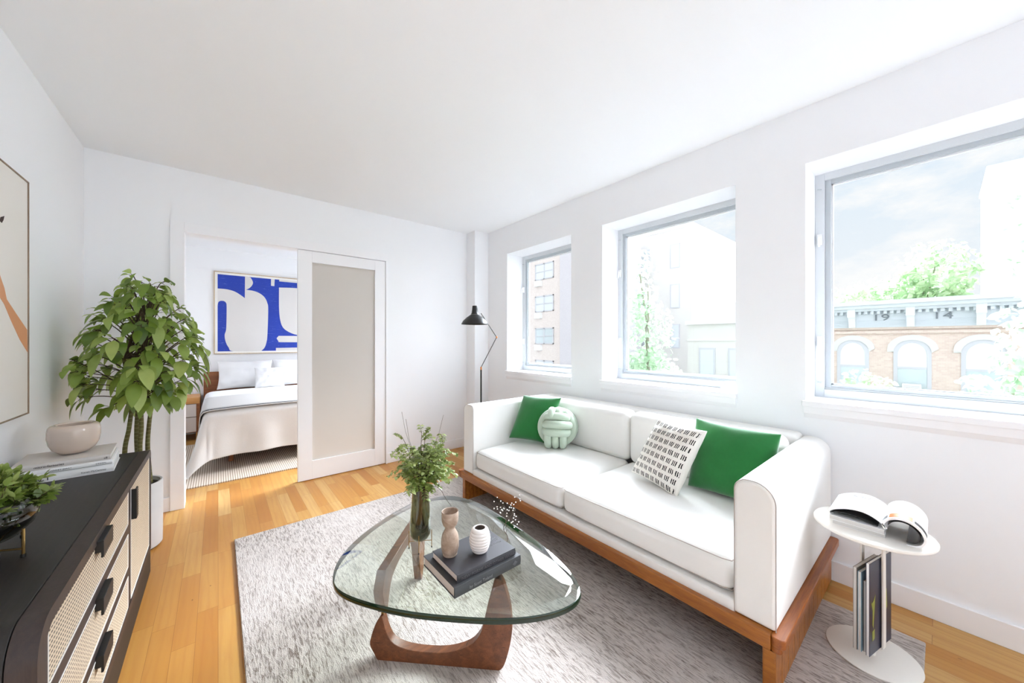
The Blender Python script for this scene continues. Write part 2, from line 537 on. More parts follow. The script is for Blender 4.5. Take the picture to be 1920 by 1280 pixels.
def blueprint():
    g = G('blue_print'); v = g.co()
    n = g.noise(v, 5, 4); sc = g.noise(g.co((3, 3, 30), rot=(0, .7, 0)), 3, 5, .7, 1.5)
    c = g.mix(n.outputs[0], lin('#10319a'), lin('#1840b4'))
    c = g.mix(g.ma('MULTIPLY', g.ma('GREATER_THAN', sc.outputs[0], .62), .4), c, lin('#7f97e0'))
    return g.end(c, .5)
MT['blue'] = blueprint()
MT['cream_print'] = plain('cream_print', '#dedad7', .6, .06, 4)
MT['mount'] = plain('print_margin', '#f1eee9', .6)
MT['canvas'] = plain('cream_canvas', '#e9e5de', .7)
MT['ochre'] = plain('orange_paint', '#e0a072', .6, .15, 14)
MT['darkpaint'] = plain('dark_paint', '#2a130e', .6)


def frosted():
    g = G('frosted_glass')
    d = g.n('BsdfDiffuse', {'Color': lin('#e6e0d9')}); t = g.n('BsdfTranslucent', {'Color': lin('#dcd8d2')})
    gl = g.n('BsdfGlossy', {'Roughness': .35})
    m = g.n('MixShader', {0: .42, 1: d.outputs[0], 2: t.outputs[0]})
    m2 = g.n('MixShader', {0: .05, 1: m.outputs[0], 2: gl.outputs[0]})
    return g.surf(m2.outputs[0])
MT['frosted'] = frosted()


def bowlglass():
    g = G('beige_layered_glass')
    return g.end(lin('#cdbcae'), .06, Coat_Weight=.6, Coat_Roughness=.03, Subsurface_Weight=.15, Subsurface_Radius=(.02, .015, .01))
MT['bowl'] = bowlglass()
MT['smoke'] = thin_glass('smoked_olive_glass', (.60, .60, .47, 1), boost=1.1)
MT['smoke_thick'] = thin_glass('smoked_glass_foot', (.3, .3, .24, 1), boost=1.3)
MT['darkglass'] = thin_glass('dark_smoked_glass', (.36, .36, .32, 1), boost=1.3)
MT['tabletop'] = thin_glass('table_glass', (.91, .955, .90, 1), boost=1.75)


def glassedge():
    g = G('green_glass_edge')
    return g.end(lin('#0d2614'), .08, Transmission_Weight=.1, IOR=1.45, Coat_Weight=.2)
MT['glass_edge'] = glassedge()

# ------------------------------------------------------------------ camera
cam = bpy.data.cameras.new('camera'); co = bpy.data.objects.new('camera', cam); COL.objects.link(co)
cam.sensor_width = 36; cam.lens = 36 * 666 / 1920; cam.clip_start = .03; cam.clip_end = 300
co.location = (0, 0, 1.22); co.rotation_euler = (pi / 2, 0, -radians(39.6))
SC.camera = co

# ------------------------------------------------------------------ room shell
HC = 2.48                                  # ceiling height
XL, XR, YB, YF, YR = -.672, 2.43, 3.547, 6.3, -4.4


def struct(name, m, mat, **k):
    return m.build(name, mat, kind='structure', **k)


struct('floor', M().box(-1.5, XR + .02, -.9, YF + .1, -.12, 0), MT['floor'], origin=(0, 0, 0))
struct('bounce_floor_rear', M().box(-1.5, XR + .02, YR - .2, -.9, -.12, 0), plain('pale_bounce_floor', '#c9cbcf', .5), origin=(0, -2, 0))  # unseen pale floor added behind the camera to keep bounce light neutral
struct('ceiling', M().box(-1.6, XR + .32, YR - .3, YF + .3, HC, HC + .14), MT['ceil'])
struct('wall_left', M().box(XL - .14, XL, YR - .1, YB, -.1, HC), MT['wall'])
m = M()
m.box(-1.45, -.19, YB, YB + .12, 0, HC); m.box(1.289, XR, YB, YB + .12, 0, HC); m.box(-.19, 1.289, YB, YB + .12, 2.022, HC)
struct('wall_back', m, MT['wall'])
WIN = [(2.108, 3.02), (.80, 1.775), (-.52, .465), (-1.95, -.98), (-3.5, -2.5), (3.85, 6.15)]  # last three are unseen windows, added to let in fill daylight
Z0, Z1 = .875, 2.175
m = M()
m.box(XR, XR + .30, YR - .1, YF + .1, -.3, Z0); m.box(XR, XR + .30, YR - .1, YF + .1, Z1, HC + .1)
ys = [YR - .1] + sorted([a for w in WIN for a in w]) + [YF + .1]
for i in range(0, len(ys), 2): m.box(XR, XR + .30, ys[i], ys[i + 1], Z0, Z1)
struct('wall_right', m, MT['wall'])
struct('wall_corner', M().box(2.245, XR, 3.375, YB, 0, HC), MT['wall'])
struct('wall_far', M().box(-1.5, XR, YF, YF + .12, 0, HC), MT['wall'])
m = M(); m.box(-1.45, -1.3, YB + .12, YF, 0, .9); m.box(-1.45, -1.3, YB + .12, YF, 2.2, HC); m.box(-1.45, -1.3, YB + .12, 3.95, .9, 2.2); m.box(-1.45, -1.3, 6.0, YF, .9, 2.2)  # unseen opening added in this wall to brighten the bedroom
struct('wall_far_left', m, MT['wall'])
m = M(); m.box(XL, -.5, YR - .12, YR, 0, HC); m.box(2.3, XR, YR - .12, YR, 0, HC); m.box(-.5, 2.3, YR - .12, YR, 2.32, HC)  # wide unseen opening added behind the camera for sky fill
struct('wall_rear', m, MT['wall'])
# baseboards
bb = dict(bevel=.003)
struct('baseboard_left', M().box(XL, XL + .012, YR, YB, 0, .1), MT['trim'], **bb)
m = M(); m.box(XL + .012, -.267, YB - .012, YB, 0, .1); m.box(1.306, 2.245, YB - .012, YB, 0, .1)
struct('baseboard_back', m, MT['trim'], **bb)
struct('baseboard_right', M().box(XR - .013, XR, YR, 3.375, 0, .1), MT['trim'], **bb)
m = M(); m.box(2.233, 2.245, 3.363, YB - .012, 0, .1); m.box(2.245, XR - .013, 3.363, 3.375, 0, .1)
struct('baseboard_corner', m, MT['trim'], **bb)
struct('baseboard_far', M().box(-1.3, XR, YF - .012, YF, 0, .1), MT['trim'], **bb)
# casing round the bedroom opening
m = M(); m.box(-.267, -.19, YB - .018, YB + .002, .0, 2.095); m.box(-.19, 1.306, YB - .018, YB + .002, 2.02, 2.095)
m.box(1.289, 1.306, YB - .018, YB + .002, 0, 2.02)
struct('trim_1', m, MT['trim'], bevel=.002)

# sliding door
d = thing('door_1', (.91, 3.57, 0), kind='structure')
m = M(); x0, x1, y0, y1 = .53, 1.287, YB - .008, YB + .03
gx0, gx1, gz0, gz1 = .639, 1.184, .168, 1.918
m.box(x0, gx0, y0, y1, .006, 2.016); m.box(gx1, x1, y0, y1, .006, 2.016); m.box(gx0, gx1, y0, y1, .006, gz0); m.box(gx0, gx1, y0, y1, gz1, 2.016)
m.build('door_frame', MT['trim'], d, bevel=.0015)
M().box(gx0, gx1, YB + .008, YB + .014, gz0, gz1).build('frosted_glass', MT['frosted'], d, label='greige frosted glass panel')


# windows
def window(i, y0, y1):
    r = thing('window_%d' % i, (XR + .25, (y0 + y1) / 2, .905), kind='structure')
    a, b = y0, y1
    xf0, xf1 = 2.655, 2.725
    fw = .042
    m = M(); m.box(xf0, xf1, a, a + fw, .905, Z1); m.box(xf0, xf1, b - fw, b, .905, Z1)
    m.box(xf0, xf1, a + fw, b - fw, Z1 - .04, Z1); m.box(xf0 - .012, xf1, a + fw, b - fw, .905, .95)
    m.box(xf0 + .004, xf1, a + fw, b - fw, .95, .958)
    m.build('window_frame', MT['win_trim'], r, bevel=.002)
    sa, sb, sz0, sz1 = a + fw, b - fw, .956, Z1 - .038
    w = .026
    m = M(); m.box(2.668, 2.70, sa, sa + w, sz0, sz1); m.box(2.668, 2.70, sb - w, sb, sz0, sz1); m.box(2.668, 2.70, sa + w, sb - w, sz1 - w, sz1); m.box(2.668, 2.70, sa + w, sb - w, sz0, sz0 + .02)
    s = m.build('sash', MT['alu'], r, bevel=.0015, label='grey aluminium sash')
    g0 = w
    m = M(); q = .007
    m.box(2.682, 2.70, sa + w, sa + w + q, sz0 + .02, sz1 - w); m.box(2.682, 2.70, sb - w - q, sb - w, sz0 + .02, sz1 - w)
    m.box(2.682, 2.70, sa + w, sb - w, sz1 - w - q, sz1 - w); m.box(2.682, 2.70, sa + w, sb - w, sz0 + .02, sz0 + .026)
    m.build('glazing_bead', MT['white_metal'], s)
    M().poly([(2.692, sa + w, sz0 + .02), (2.692, sb - w, sz0 + .02), (2.692, sb - w, sz1 - w), (2.692, sa + w, sz1 - w)]).build('pane', MT['pane'], s)
    M().box(2.402, 2.66, a - .012, b + .012, Z0, .905).build('sill', MT['trim'], r, bevel=.004, label='white projecting sill board')
    m = M(); m.prism([(2.429, a - .004, Z0), (2.412, a - .004, Z0), (2.414, a - .004, .84), (2.429, a - .004, .815)], (0, b - a + .008, 0))
    m.build('apron', MT['trim'], r)
    for z in (1.80, 1.22):                                   # casement latches on the far jamb
        m = M(); m.box(2.640, 2.655, b - .032, b - .012, z - .03, z + .03)
        m.tube([(2.645, b - .022, z + .015), (2.625, b - .022, z + .01), (2.618, b - .024, z - .045)], .005, 8)
        m.build('latch', MT['white_metal'], r, smooth=40)
    for z in (Z1 - .09, .985):
        M().tube([(2.650, b - .030, z), (2.642, b - .012, z + .003)], .003, 6).build('pin', MT['alu'], r)
    m = M(); m.box(2.615, 2.645, a + .05, a + .15, .905, .93); m.tube([(2.63, a + .1, .93), (2.62, a + .1, .95), (2.61, a + .04, .942)], .006, 8)
    m.build('crank', MT['white_metal'], r, smooth=40)


for i, w in enumerate(WIN): window(i + 1, *w)

# ------------------------------------------------------------------ rug
M().box(.076, 2.19, .04, 2.755, .0005, .012).build('area_rug', MT['rug'], bevel=.004, origin=(1.13, 1.4, 0),
    label='large streaked grey and taupe rug under the sofa and glass table', cat='rug')

# ------------------------------------------------------------------ sofa
sofa = thing('sofa', (1.93, 1.37, .012), 'long cream linen sofa on low teak platform under the windows', 'sofa')
# platform: front rail, side rails, back rail
pl = M()
ZT, ZB = .222, .168
def rr(x0, x1, y0, y1, r, n=6):
    P = []
    for cx, cy, a0 in ((x0 + r, y0 + r, pi), (x1 - r, y0 + r, 1.5 * pi), (x1 - r, y1 - r, 0), (x0 + r, y1 - r, .5 * pi)):
        for k in range(n + 1):
            a = a0 + pi / 2 * k / n
            P.append((cx + r * cos(a), cy + r * sin(a)))
    return P
M().box(1.445, 1.487, .37, 2.366, ZB, ZT).build('front_rail', MT['teak'], sofa, bevel=.004)
for (ya, yb) in ((.333, .372), (2.364, 2.402)):
    m = M(); m.prism([(x, y, ZB + .022) for x, y in rr(1.443, 2.425, ya - .004 if ya < 1 else ya, yb if ya < 1 else yb + .004, .017)], (0, 0, ZT - ZB - .022))
    m.prism([(x, y, ZB) for x, y in rr(1.447, 2.42, ya + (.006 if ya < 1 else 0), yb - (0 if ya < 1 else .006), .014)], (0, 0, .022))
    m.build('side_rail', MT['teak_x'], sofa, bevel=.003, smooth=40)
M().box(1.487, 2.42, .372, 2.364, ZB, .205).build('platform', MT['teak_x'], sofa)
for (ya, yb) in ((.356, .394), (2.309, 2.346)):
    m = M(); m.box(1.447, 2.40, ya + .003, yb - .003, .012, ZB)
    nb = 12
    for k in range(nb):                                         # grooved boards on both faces
        xa = 1.447 + .953 * k / nb
        m.box(xa + .0015, xa + .953 / nb - .0015, ya, yb, .012, ZB)
    m.build('leg', MT['teak_v'] if 'teak_v' in MT else MT['teak'], sofa, bevel=.0012)
# upholstered deck
M().box(1.470, 2.40, .485, 2.24, .205, .262).build('seat_deck', MT['linen'], sofa, bevel=.01, seg=3)


def arm(y0, y1, ri, ro, zt, inner):
    n = 8
    P = [(y0, .222), (y1, .222)]
    # right side of profile = y1; left = y0
    r1, r0 = (ri, ro) if inner == 'hi' else (ro, ri)
    for k in range(n + 1):
        a = pi / 2 * k / n
        P.append((y1 - r1 + r1 * cos(a), zt - r1 + r1 * sin(a)))
    for k in range(n + 1):
        a = pi / 2 + pi / 2 * k / n
        P.append((y0 + r0 + r0 * cos(a), zt - r0 + r0 * sin(a)))
    m = M().prism([(1.468, y, z) for y, z in P], (.955, 0, 0))
    o = m.build('arm', MT['linen'], sofa, bevel=.012, seg=4, smooth=35)
    prof = [(1.4695, y, z) for y, z in P[1:]] + [(1.4695, y0, .222)]
    cy = (y0 + y1) / 2
    M().tube([(x + .0035, cy + (y - cy) * .985, z - .001) for x, y, z in prof], .0016, 6).build('seam', MT['seam'], o, label='thin stitched seam round the arm front')


arm(.360, .490, .045, .07, .722, 'hi')
arm(2.237, 2.366, .03, .05, .738, 'lo')
m = M(); m.rbox(2.285, 2.425, .47, 2.26, .222, .738, .028)
m.build('back_frame', MT['linen'], sofa, smooth=180, merge=True)
for (ya, yb) in ((.496, 1.362), (1.364, 2.236)):
    o = M().rbox(1.485, 2.20, ya, yb, .262, .404, .045, crown=.022, front=.012).build('seat_cushion', MT['linen'], sofa, smooth=180, merge=True)
    m = M()
    for z, inset in ((.389, .010), (.278, .012)):
        m.tube([(1.486 + .050, ya + .004, z), (1.50, ya + .010, z), (1.478 + inset, ya + .04, z + .0015)] + [(1.478 + inset - .004 + .0, ya + .1 + (yb - ya - .2) * t / 6, z + .003) for t in range(7)] + [(1.478 + inset, yb - .04, z + .0015), (1.50, yb - .010, z), (1.486 + .05, yb - .004, z)], .0022, 6)
    m.build('piping', MT['seam'], o, smooth=180, label='taupe piping along the cushion front')
for (ya, yb) in ((.492, 1.352), (1.356, 2.235)):
    M().rbox(2.135, 2.285, ya, yb, .40, .742, .05, front=.018).build('back_cushion', MT['linen'], sofa, smooth=180, merge=True)


# ------------------------------------------------------------------ cushions
def cushion(name, BL, BR, TR, TL, T, mat, pinch=.06, N=26, wr=.004, seed=0, parent=None, sq=.42, **k):
    BL, BR, TR, TL = map(Vector, (BL, BR, TR, TL))
    nrm = ((BR - BL) + (TR - TL)).cross((TL - BL) + (TR - BR)).normalized()
    m = M(); vs = []; uvs = []
    for side in (1, -1):
        for i in range(N + 1):
            for j in range(N + 1):
                u, v = sin(pi * (i / N - .5)), sin(pi * (j / N - .5))
                uu = u * (1 - pinch * (1 - v * v) * abs(u)); vv = v * (1 - pinch * (1 - u * u) * abs(v))
                a, b = (uu + 1) / 2, (vv + 1) / 2
                p = BL * (1 - a) * (1 - b) + BR * a * (1 - b) + TR * a * b + TL * (1 - a) * b
                h = T * (max(0, 1 - u ** 2) * max(0, 1 - v ** 2)) ** sq
                h += wr * noise.noise(Vector((u * 3 + seed, v * 3, side * 5))) * min(1, h / T * 3)
                vs.append(p + nrm * side * h); uvs.append(((u + 1) / 2, (v + 1) / 2))
    w = N + 1
    fs = []
    for sd in (0, 1):
        b = sd * w * w
        for i in range(N):
            for j in range(N):
                f = [b + i * w + j, b + (i + 1) * w + j, b + (i + 1) * w + j + 1, b + i * w + j + 1]
                fs.append(f if sd == 0 else f[::-1])
    m.add(vs, fs); m.uv = uvs
    lab, cat, grp = k.pop('lab', None), k.pop('cat', None), k.pop('grp', None)
    o = m.build(name, mat, parent, smooth=180, merge=False)
    bm = bmesh.new(); bm.from_mesh(o.data); bmesh.ops.remove_doubles(bm, verts=bm.verts, dist=1e-5); bmesh.ops.recalc_face_normals(bm, faces=bm.faces); bm.to_mesh(o.data); bm.free()
    return tag(o, lab, cat, grp)


cushion('throw_pillow', (1.79, 2.20, .452), (1.955, 1.93, .43), (2.085, 1.91, .775), (1.955, 2.21, .775), .075, MT['velvet'], .05,
        lab='green velvet throw pillow at the far left end of the sofa', cat='cushion')
cushion('throw_pillow', (1.985, .886, .432), (1.985, .50, .425), (2.075, .487, .776), (2.075, .880, .790), .075, MT['velvet'], .05, seed=4,
        lab='green velvet throw pillow beside the right arm, behind dash print pillow', cat='cushion')
cushion('throw_pillow', (1.885, 1.17, .449), (1.815, .868, .413), (1.945, .770, .757), (2.005, 1.058, .772), .07, MT['dash'], .06, wr=.008, seed=9,
        lab='cream throw pillow printed with rows of short black dashes', cat='cushion')


def knot():
    c = Vector((1.975, 1.853, .573))
    f = Vector((-.74, -.67, .06)).normalized(); r = f.cross(Vector((0, 0, 1))).normalized() * -1
    r = Vector((0, 0, 1)).cross(f).normalized(); u = f.cross(r).normalized()
    def P(a, b, d): return c + r * a + u * b + f * d
    m = M(); t = .033
    def ring(rad, d, tt, sx=1, sy=1, ox=0): m.tube([P(ox + rad * sx * cos(2 * pi * k / 40), rad * sy * sin(2 * pi * k / 40), d) for k in range(40)], tt, 14, closed=True)
    ring(.116, .012, .031); ring(.114, -.035, .034, 1, .98, .012); ring(.08, -.075, .03)
    def arcx(v0, a0, a1, bulge, droop, rad=t):
        pts = [(a0, v0 - droop, .035), (a0 * .86, v0, bulge * .72), (a0 * .4, v0 + .004, bulge), (a1 * .4, v0 + .002, bulge), (a1 * .86, v0 - .004, bulge * .72), (a1, v0 - droop, .035)]
        m.capsule([tuple(p) for p in catmull([P(*p) for p in pts], 5)], rad, 16)
    arcx(.086, -.074, .070, .072, .010, .030)
    arcx(.030, -.082, .088, .098, .008, .030)
    arcx(-.027, -.086, .076, .100, -.004, .030)
    for a, o in ((-.066, 0), (-.011, .004), (.045, .002)):
        pts = [(a, -.040, .070), (a, -.075, .088), (a, -.105, .076), (a * .95, -.124, .045), (a * .8, -.116, .0)]
        m.capsule([tuple(p) for p in catmull([P(*p) for p in pts], 5)], .0268, 16)
    for a, v, d in ((-.040, .112, .040), (.014, .110, .012), (.070, .094, .0)):
        pts = [(a, v - .012, d + .038), (a, v + .008, d + .022), (a * .9, v + .016, d - .015), (a * .7, v - .01, d - .06)]
        m.capsule([tuple(p) for p in catmull([P(*p) for p in pts], 5)], .0275, 16)
    m.lathe([(0, -.075), (.05, -.055), (.07, 0), (.05, .055), (0, .075)], c - f * .015, 20)
    m.build('knot_cushion', MT['mint'], smooth=60, label='round pale mint knotted cushion in front of a green pillow', cat='cushion')


knot()

# ------------------------------------------------------------------ coffee table
GZ = .350                                    # underside of the glass
GT = .372
ct = thing('coffee_table', (.70, 1.27, .012), 'triangular glass coffee table on sculpted walnut base', 'table')
out = [(-.633, .012), (-.60, .012), (-.5, .012), (-.4, .012), (-.3, .012), (-.20, .012), (-.171, .012), (-.152, .032), (-.135, .085), (-.123, .15), (-.124, .20), (-.130, .25), (-.148, .315), (-.162, .343), (-.174, .350),
       (-.187, .342), (-.201, .292), (-.216, .235), (-.227, .185), (-.244, .135), (-.284, .092), (-.368, .062), (-.47, .057), (-.539, .066), (-.581, .087), (-.603, .128), (-.614, .165),
       (-.620, .181), (-.628, .172), (-.642, .15), (-.658, .106), (-.665, .068), (-.647, .033)]
out = [(max(-.667, v.x), max(.012, min(v.y, .350))) for v in catmull([(a, b, 0) for a, b in out], 3, True)]
t1, n1 = Vector((.7071, -.7071, 0)), Vector((.7071, .7071, 0))
dpl, th = 1.2926, .036
def smoothpoly(P, keep):
    return P
poly = [t1 * s + n1 * dpl + Vector((0, 0, z)) for s, z in out]
wl = M().prism(poly, n1 * th)
wl.build('base_leg', MT['walnut'], ct, bevel=.006, seg=3, smooth=50)
piv = t1 * -.622 + n1 * (dpl + th / 2)
t2 = Vector((.795 - piv.x, 1.708 - piv.y, 0)).normalized(); n2 = Vector((t2.y, -t2.x, 0))
poly = [piv + t2 * (s + .622) - n2 * th / 2 + Vector((0, 0, .362 - z)) for s, z in out]
M().prism(poly, n2 * th).build('base_leg', MT['walnut'], ct, bevel=.006, seg=3, smooth=50)
M().tube([piv + Vector((0, 0, .15)), piv + Vector((0, 0, .212))], .006, 12).build('pivot_pin', MT['brass'], ct)
gp = [(.314, 1.372), (.374, 1.506), (.546, 1.653), (.808, 1.766), (.965, 1.720), (1.047, 1.544), (1.048, 1.252), (1.021, .971), (.968, .812), (.908, .758), (.809, .767), (.688, .832), (.567, .941), (.45, 1.066), (.362, 1.198), (.319, 1.290)]
gp = [(x * 1.0095, y * 1.0095, 0) for x, y in gp]
cv = catmull(gp, 8, True)
for _ in range(14):
    cv = [(cv[i - 1] + cv[i] * 2 + cv[(i + 1) % len(cv)]) / 4 for i in range(len(cv))]
cen = sum(cv, Vector()) / len(cv)
cv = [cen + (p - cen) * 1.012 for p in cv]
def off(p, d): return cen + (p - cen) * (1 - d / (p - cen).length)
m = M(); n = len(cv)
rings = [(.006, GZ), (.002, GZ + .002), (0, GZ + .009), (.0005, GT - .005), (.002, GT - .0012), (.0035, GT)]
vs = [off(p, dd) + Vector((0, 0, z)) for dd, z in rings for p in cv]
fs = [(k * n + i, k * n + (i + 1) % n, (k + 1) * n + (i + 1) % n, (k + 1) * n + i) for k in range(len(rings) - 1) for i in range(n)]
m.add(vs, fs, 1)
m.f += [list(range(n))[::-1], [(len(rings) - 1) * n + i for i in range(n)]]; m.m += [0, 0]
m.build('glass_top', [MT['tabletop'], MT['glass_edge']], ct, smooth=40, label='clear glass top with dark green edge')


# ------------------------------------------------------------------ books
def book(name, x0, x1, y0, y1, z0, z1, cover, pages, label, ang=0, piv=None, spine='front', group=None, cvr=.0025):
    """hardback lying flat, spine on the -y side (front)"""
    r = thing(name, ((x0 + x1) / 2, (y0 + y1) / 2, z0), label, 'book', group)
    m = M()
    m.box(x0, x1, y0 + .002, y1, z0, z0 + cvr); m.box(x0, x1, y0 + .002, y1, z1 - cvr, z1)
    # rounded spine
    P = [(y0 + .004, z0)] + [(y0 + .003 - .003 * sin(pi * k / 6), z0 + (z1 - z0) * k / 6) for k in range(7)] + [(y0 + .004, z1), (y0 + .0065, z1 - cvr), (y0 + .0065, z0 + cvr)]
    m.prism([(x0, y, z) for y, z in P], (x1 - x0, 0, 0))
    c = m.build('cover', cover, r, bevel=.0006)
    M().box(x0 + .003, x1 - .003, y0 + .006, y1 - .003, z0 + cvr, z1 - cvr).build('pages', pages, r)
    return r


def turn(root, deg):
    root.rotation_euler = (0, 0, radians(deg))


b = book('art_book', .600, .888, 1.020, 1.252, GT, .4075, MT['book_black2'], MT['pinkpaper'], 'thick charcoal book, lower of the two on the glass table')
lettering('by Scott Toland', .0150, (.655, 1.0165, .3845), (1, 0, 0), (0, 0, 1), MT['softgrey'], b)
m = M(); m.prism([(.845, 1.0195, .390), (.857, 1.0195, .380), (.869, 1.0195, .390), (.857, 1.0195, .400)], (0, -.0012, 0))
m.build('emblem', MT['emboss'], b)
b2 = book('art_book', .619, .873, 1.034, 1.218, .4075, .4335, MT['book_black'], MT['pinkpaper'], 'slimmer black book with embossed cover, on top of charcoal book')
lettering('NEW FORMS AND OTHER WORKS', .0155, (.632, 1.0305, .4150), (1, 0, 0), (0, 0, 1), MT['emboss'], b2)
lettering('NEW', .030, (.770, 1.155, .4336), (1, .0, 0), (0, 1, 0), MT['emboss'], b2, depth=.0003)
lettering('FORMS', .030, (.770, 1.125, .4336), (1, .0, 0), (0, 1, 0), MT['emboss'], b2, depth=.0003)
lettering('and other works', .014, (.765, 1.105, .4336), (1, 0, 0), (0, 1, 0), MT['emboss'], b2, depth=.0003)

# vases on the books
TB = .4338
hg = [(0, 0), (.024, 0), (.0265, .004), (.025, .007), (.0285, .012), (.0325, .03), (.0325, .05), (.0315, .062), (.028, .078), (.020, .092), (.0175, .098), (.0180, .103), (.0255, .112), (.0300, .125), (.0310, .14), (.0310, .160), (.0300, .1615), (.0275, .160), (.0270, .140), (.020, .118), (0, .114)]
M().lathe(hg, (.660, 1.157, TB), 48).build('hourglass_vase', MT['travertine'], smooth=50, label='beige stone hourglass vase standing on the black books', cat='vase')
wv = thing('ribbed_vase', (.756, 1.103, TB), 'small white ribbed ceramic vase standing on the black books', 'vase')
pr = [(0, 0), (.019, 0)]
for k in range(73):
    t = k / 72
    z = .002 + .086 * t
    base = .0215 + .0175 * sin(pi * (t * .86 + .05)) ** .75
    pr.append((base + .0022 * abs(sin(pi * t * 8)) ** .7 - .0016, z))
pr += [(.0222, .090), (.0205, .0905), (.0192, .088)]
M().lathe(pr, (.756, 1.103, TB), 48).build('body', MT['ribbed'], wv, smooth=80)
M().lathe([(.0194, .0885), (.023, .07), (.024, .045), (.018, .02), (0, .018)], (.756, 1.103, TB), 32).build('inside', MT['vase_inside'], wv, smooth=80, label='dark hollow inside')

# ------------------------------------------------------------------ smoked vase on brass stand
vc = Vector((.641, 1.366, GT))
gv = thing('smoked_glass_vase', vc, 'tall smoked olive glass vase in a thin brass stand', 'vase')
prof = [(0, .032), (.018, .034), (.032, .043), (.0405, .06), (.0425, .085), (.041, .12), (.0375, .17), (.0345, .21), (.0325, .245), (.0305, .245), (.0325, .21), (.0355, .17), (.039, .12), (.040, .09), (.036, .078), (.02, .07), (0, .068)]
M().lathe(prof, vc, 40).build('vase_body', MT['smoke'], gv, smooth=60)
M().lathe([(0, .0335), (.017, .036), (.031, .045), (.0385, .061), (.039, .074), (.034, .071), (.02, .0665), (0, .065)], vc, 36).build('glass_foot', MT['smoke_thick'], gv, smooth=60, label='thick dark glass at the bottom of the vase')
for k in range(4):
    a = radians(45 + 90 * k + 12)
    x, y = vc.x + .0455 * cos(a), vc.y + .0455 * sin(a)
    o = M().tube([(x, y, GT + .004), (x, y, GT + .072)], .0016, 8).build('leg', MT['brass'], gv)
    M().tube([(x, y, GT), (x, y, GT + .005)], .0026, 8).build('foot', MT['black'], o)
m = M()
for k in range(2):
    a = radians(45 + 90 * k + 12)
    m.tube([(vc.x + .0455 * cos(a), vc.y + .0455 * sin(a), GT + .029), (vc.x - .0455 * cos(a), vc.y - .0455 * sin(a), GT + .029)], .0014, 8)
m.build('cross_bar', MT['brass'], gv)


# ------------------------------------------------------------------ foliage
def leaf(m, p, d, nrm, L, W, droop=.3, fold=.25, rows=((0, .08), (.18, .62), (.42, 1), (.68, .86), (.88, .45), (1, .02))):
    """one leaf blade: two columns of faces either side of the midrib"""
    d = d.normalized(); side = d.cross(nrm)
    side = side.normalized() if side.length > 1e-4 else d.orthogonal().normalized()
    up = side.cross(d).normalized()
    vs = []
    for t, w in rows:
        c = p + d * L * t * (1 - .3 * droop * t) - Vector((0, 0, 1)) * droop * L * (t * t * .55 + t ** 4 * .35)
        ww = W * w
        vs += [c - side * ww + up * ww * fold, c, c + side * ww + up * ww * fold]
    fs = []
    for i in range(len(rows) - 1):
        a, b = i * 3, i * 3 + 3
        fs += [(a, a + 1, b + 1, b), (a + 1, a + 2, b + 2, b + 1)]
    m.add(vs, fs)


def rnd_dir():
    while True:
        v = Vector((random.uniform(-1, 1), random.uniform(-1, 1), random.uniform(-1, 1)))
        if .05 < v.length < 1: return v.normalized()


def vase_greens():
    random.seed(21)
    r = thing('cut_greenery', (vc.x, vc.y, GT + .07), 'bunch of small leaved green branches standing in the smoked glass vase', 'greenery')
    lm, sm = M(), M()
    top = vc + Vector((0, 0, .25))
    for i in range(26):
        a = random.uniform(0, 2 * pi); rr_ = random.uniform(.01, .024)
        foot = vc + Vector((cos(a + 2.6) * .018, sin(a + 2.6) * .018, .085))
        neck = vc + Vector((cos(a) * rr_, sin(a) * rr_, .25))
        spread = random.uniform(.05, .135); hz = random.uniform(.05, .27) if spread < .1 else random.uniform(.02, .20)
        tip = vc + Vector((cos(a) * spread, sin(a) * spread, .25 + hz))
        mid = (neck + tip) / 2 + Vector((0, 0, .035))
        pts = catmull([foot, neck, mid, tip + Vector((0, 0, -.012))], 7)
        sm.tube(pts, [.0019 - .0012 * k / len(pts) for k in range(len(pts))], 5)
        # side sprays
        for j in range(8):
            k0 = 8 + int(j * 1.6)
            if k0 >= len(pts) - 1: k0 = len(pts) - 2
            p0 = pts[k0]
            dirv = (rnd_dir() + (tip - neck).normalized() * .7 + Vector((cos(a), sin(a), .0)) * .5).normalized()
            Ls = random.uniform(.03, .075)
            sp = [p0 + dirv * Ls * t / 6 - Vector((0, 0, 1)) * .25 * Ls * (t / 6) ** 2 for t in range(7)]
            sm.tube(sp, .0006, 4)
            up = Vector((0, 0, 1))
            sd = dirv.cross(up).normalized()
            for t in range(1, 7):
                for sgn in (-1, 1):
                    ld = (dirv * .45 + sd * sgn + rnd_dir() * .25)
                    Lf = random.uniform(.015, .023)
                    leaf(lm, sp[t], ld, (up + rnd_dir() * .35).normalized(), Lf, Lf * .33, .35, .2)
    for i in range(3):                                       # bare whips above the crown
        a = 2.0 + i * 1.7
        p = top + Vector((cos(a) * .05, sin(a) * .05, .15))
        sm.tube([p, p + Vector((cos(a) * .03, sin(a) * .03, .07)), p + Vector((cos(a) * .05, sin(a) * .05, .15))], .0006, 4)
    p = vc + Vector((.03, -.012, .245))                      # drooping bare twig
    sm.tube(catmull([p, p + Vector((.03, -.03, .0)), p + Vector((.055, -.055, -.05)), p + Vector((.07, -.065, -.075))], 5), .0009, 5)
    lm.build('leaves', MT['leaf_vase'], r, smooth=180)
    sm.build('stems', MT['twig'], r, smooth=180)


vase_greens()


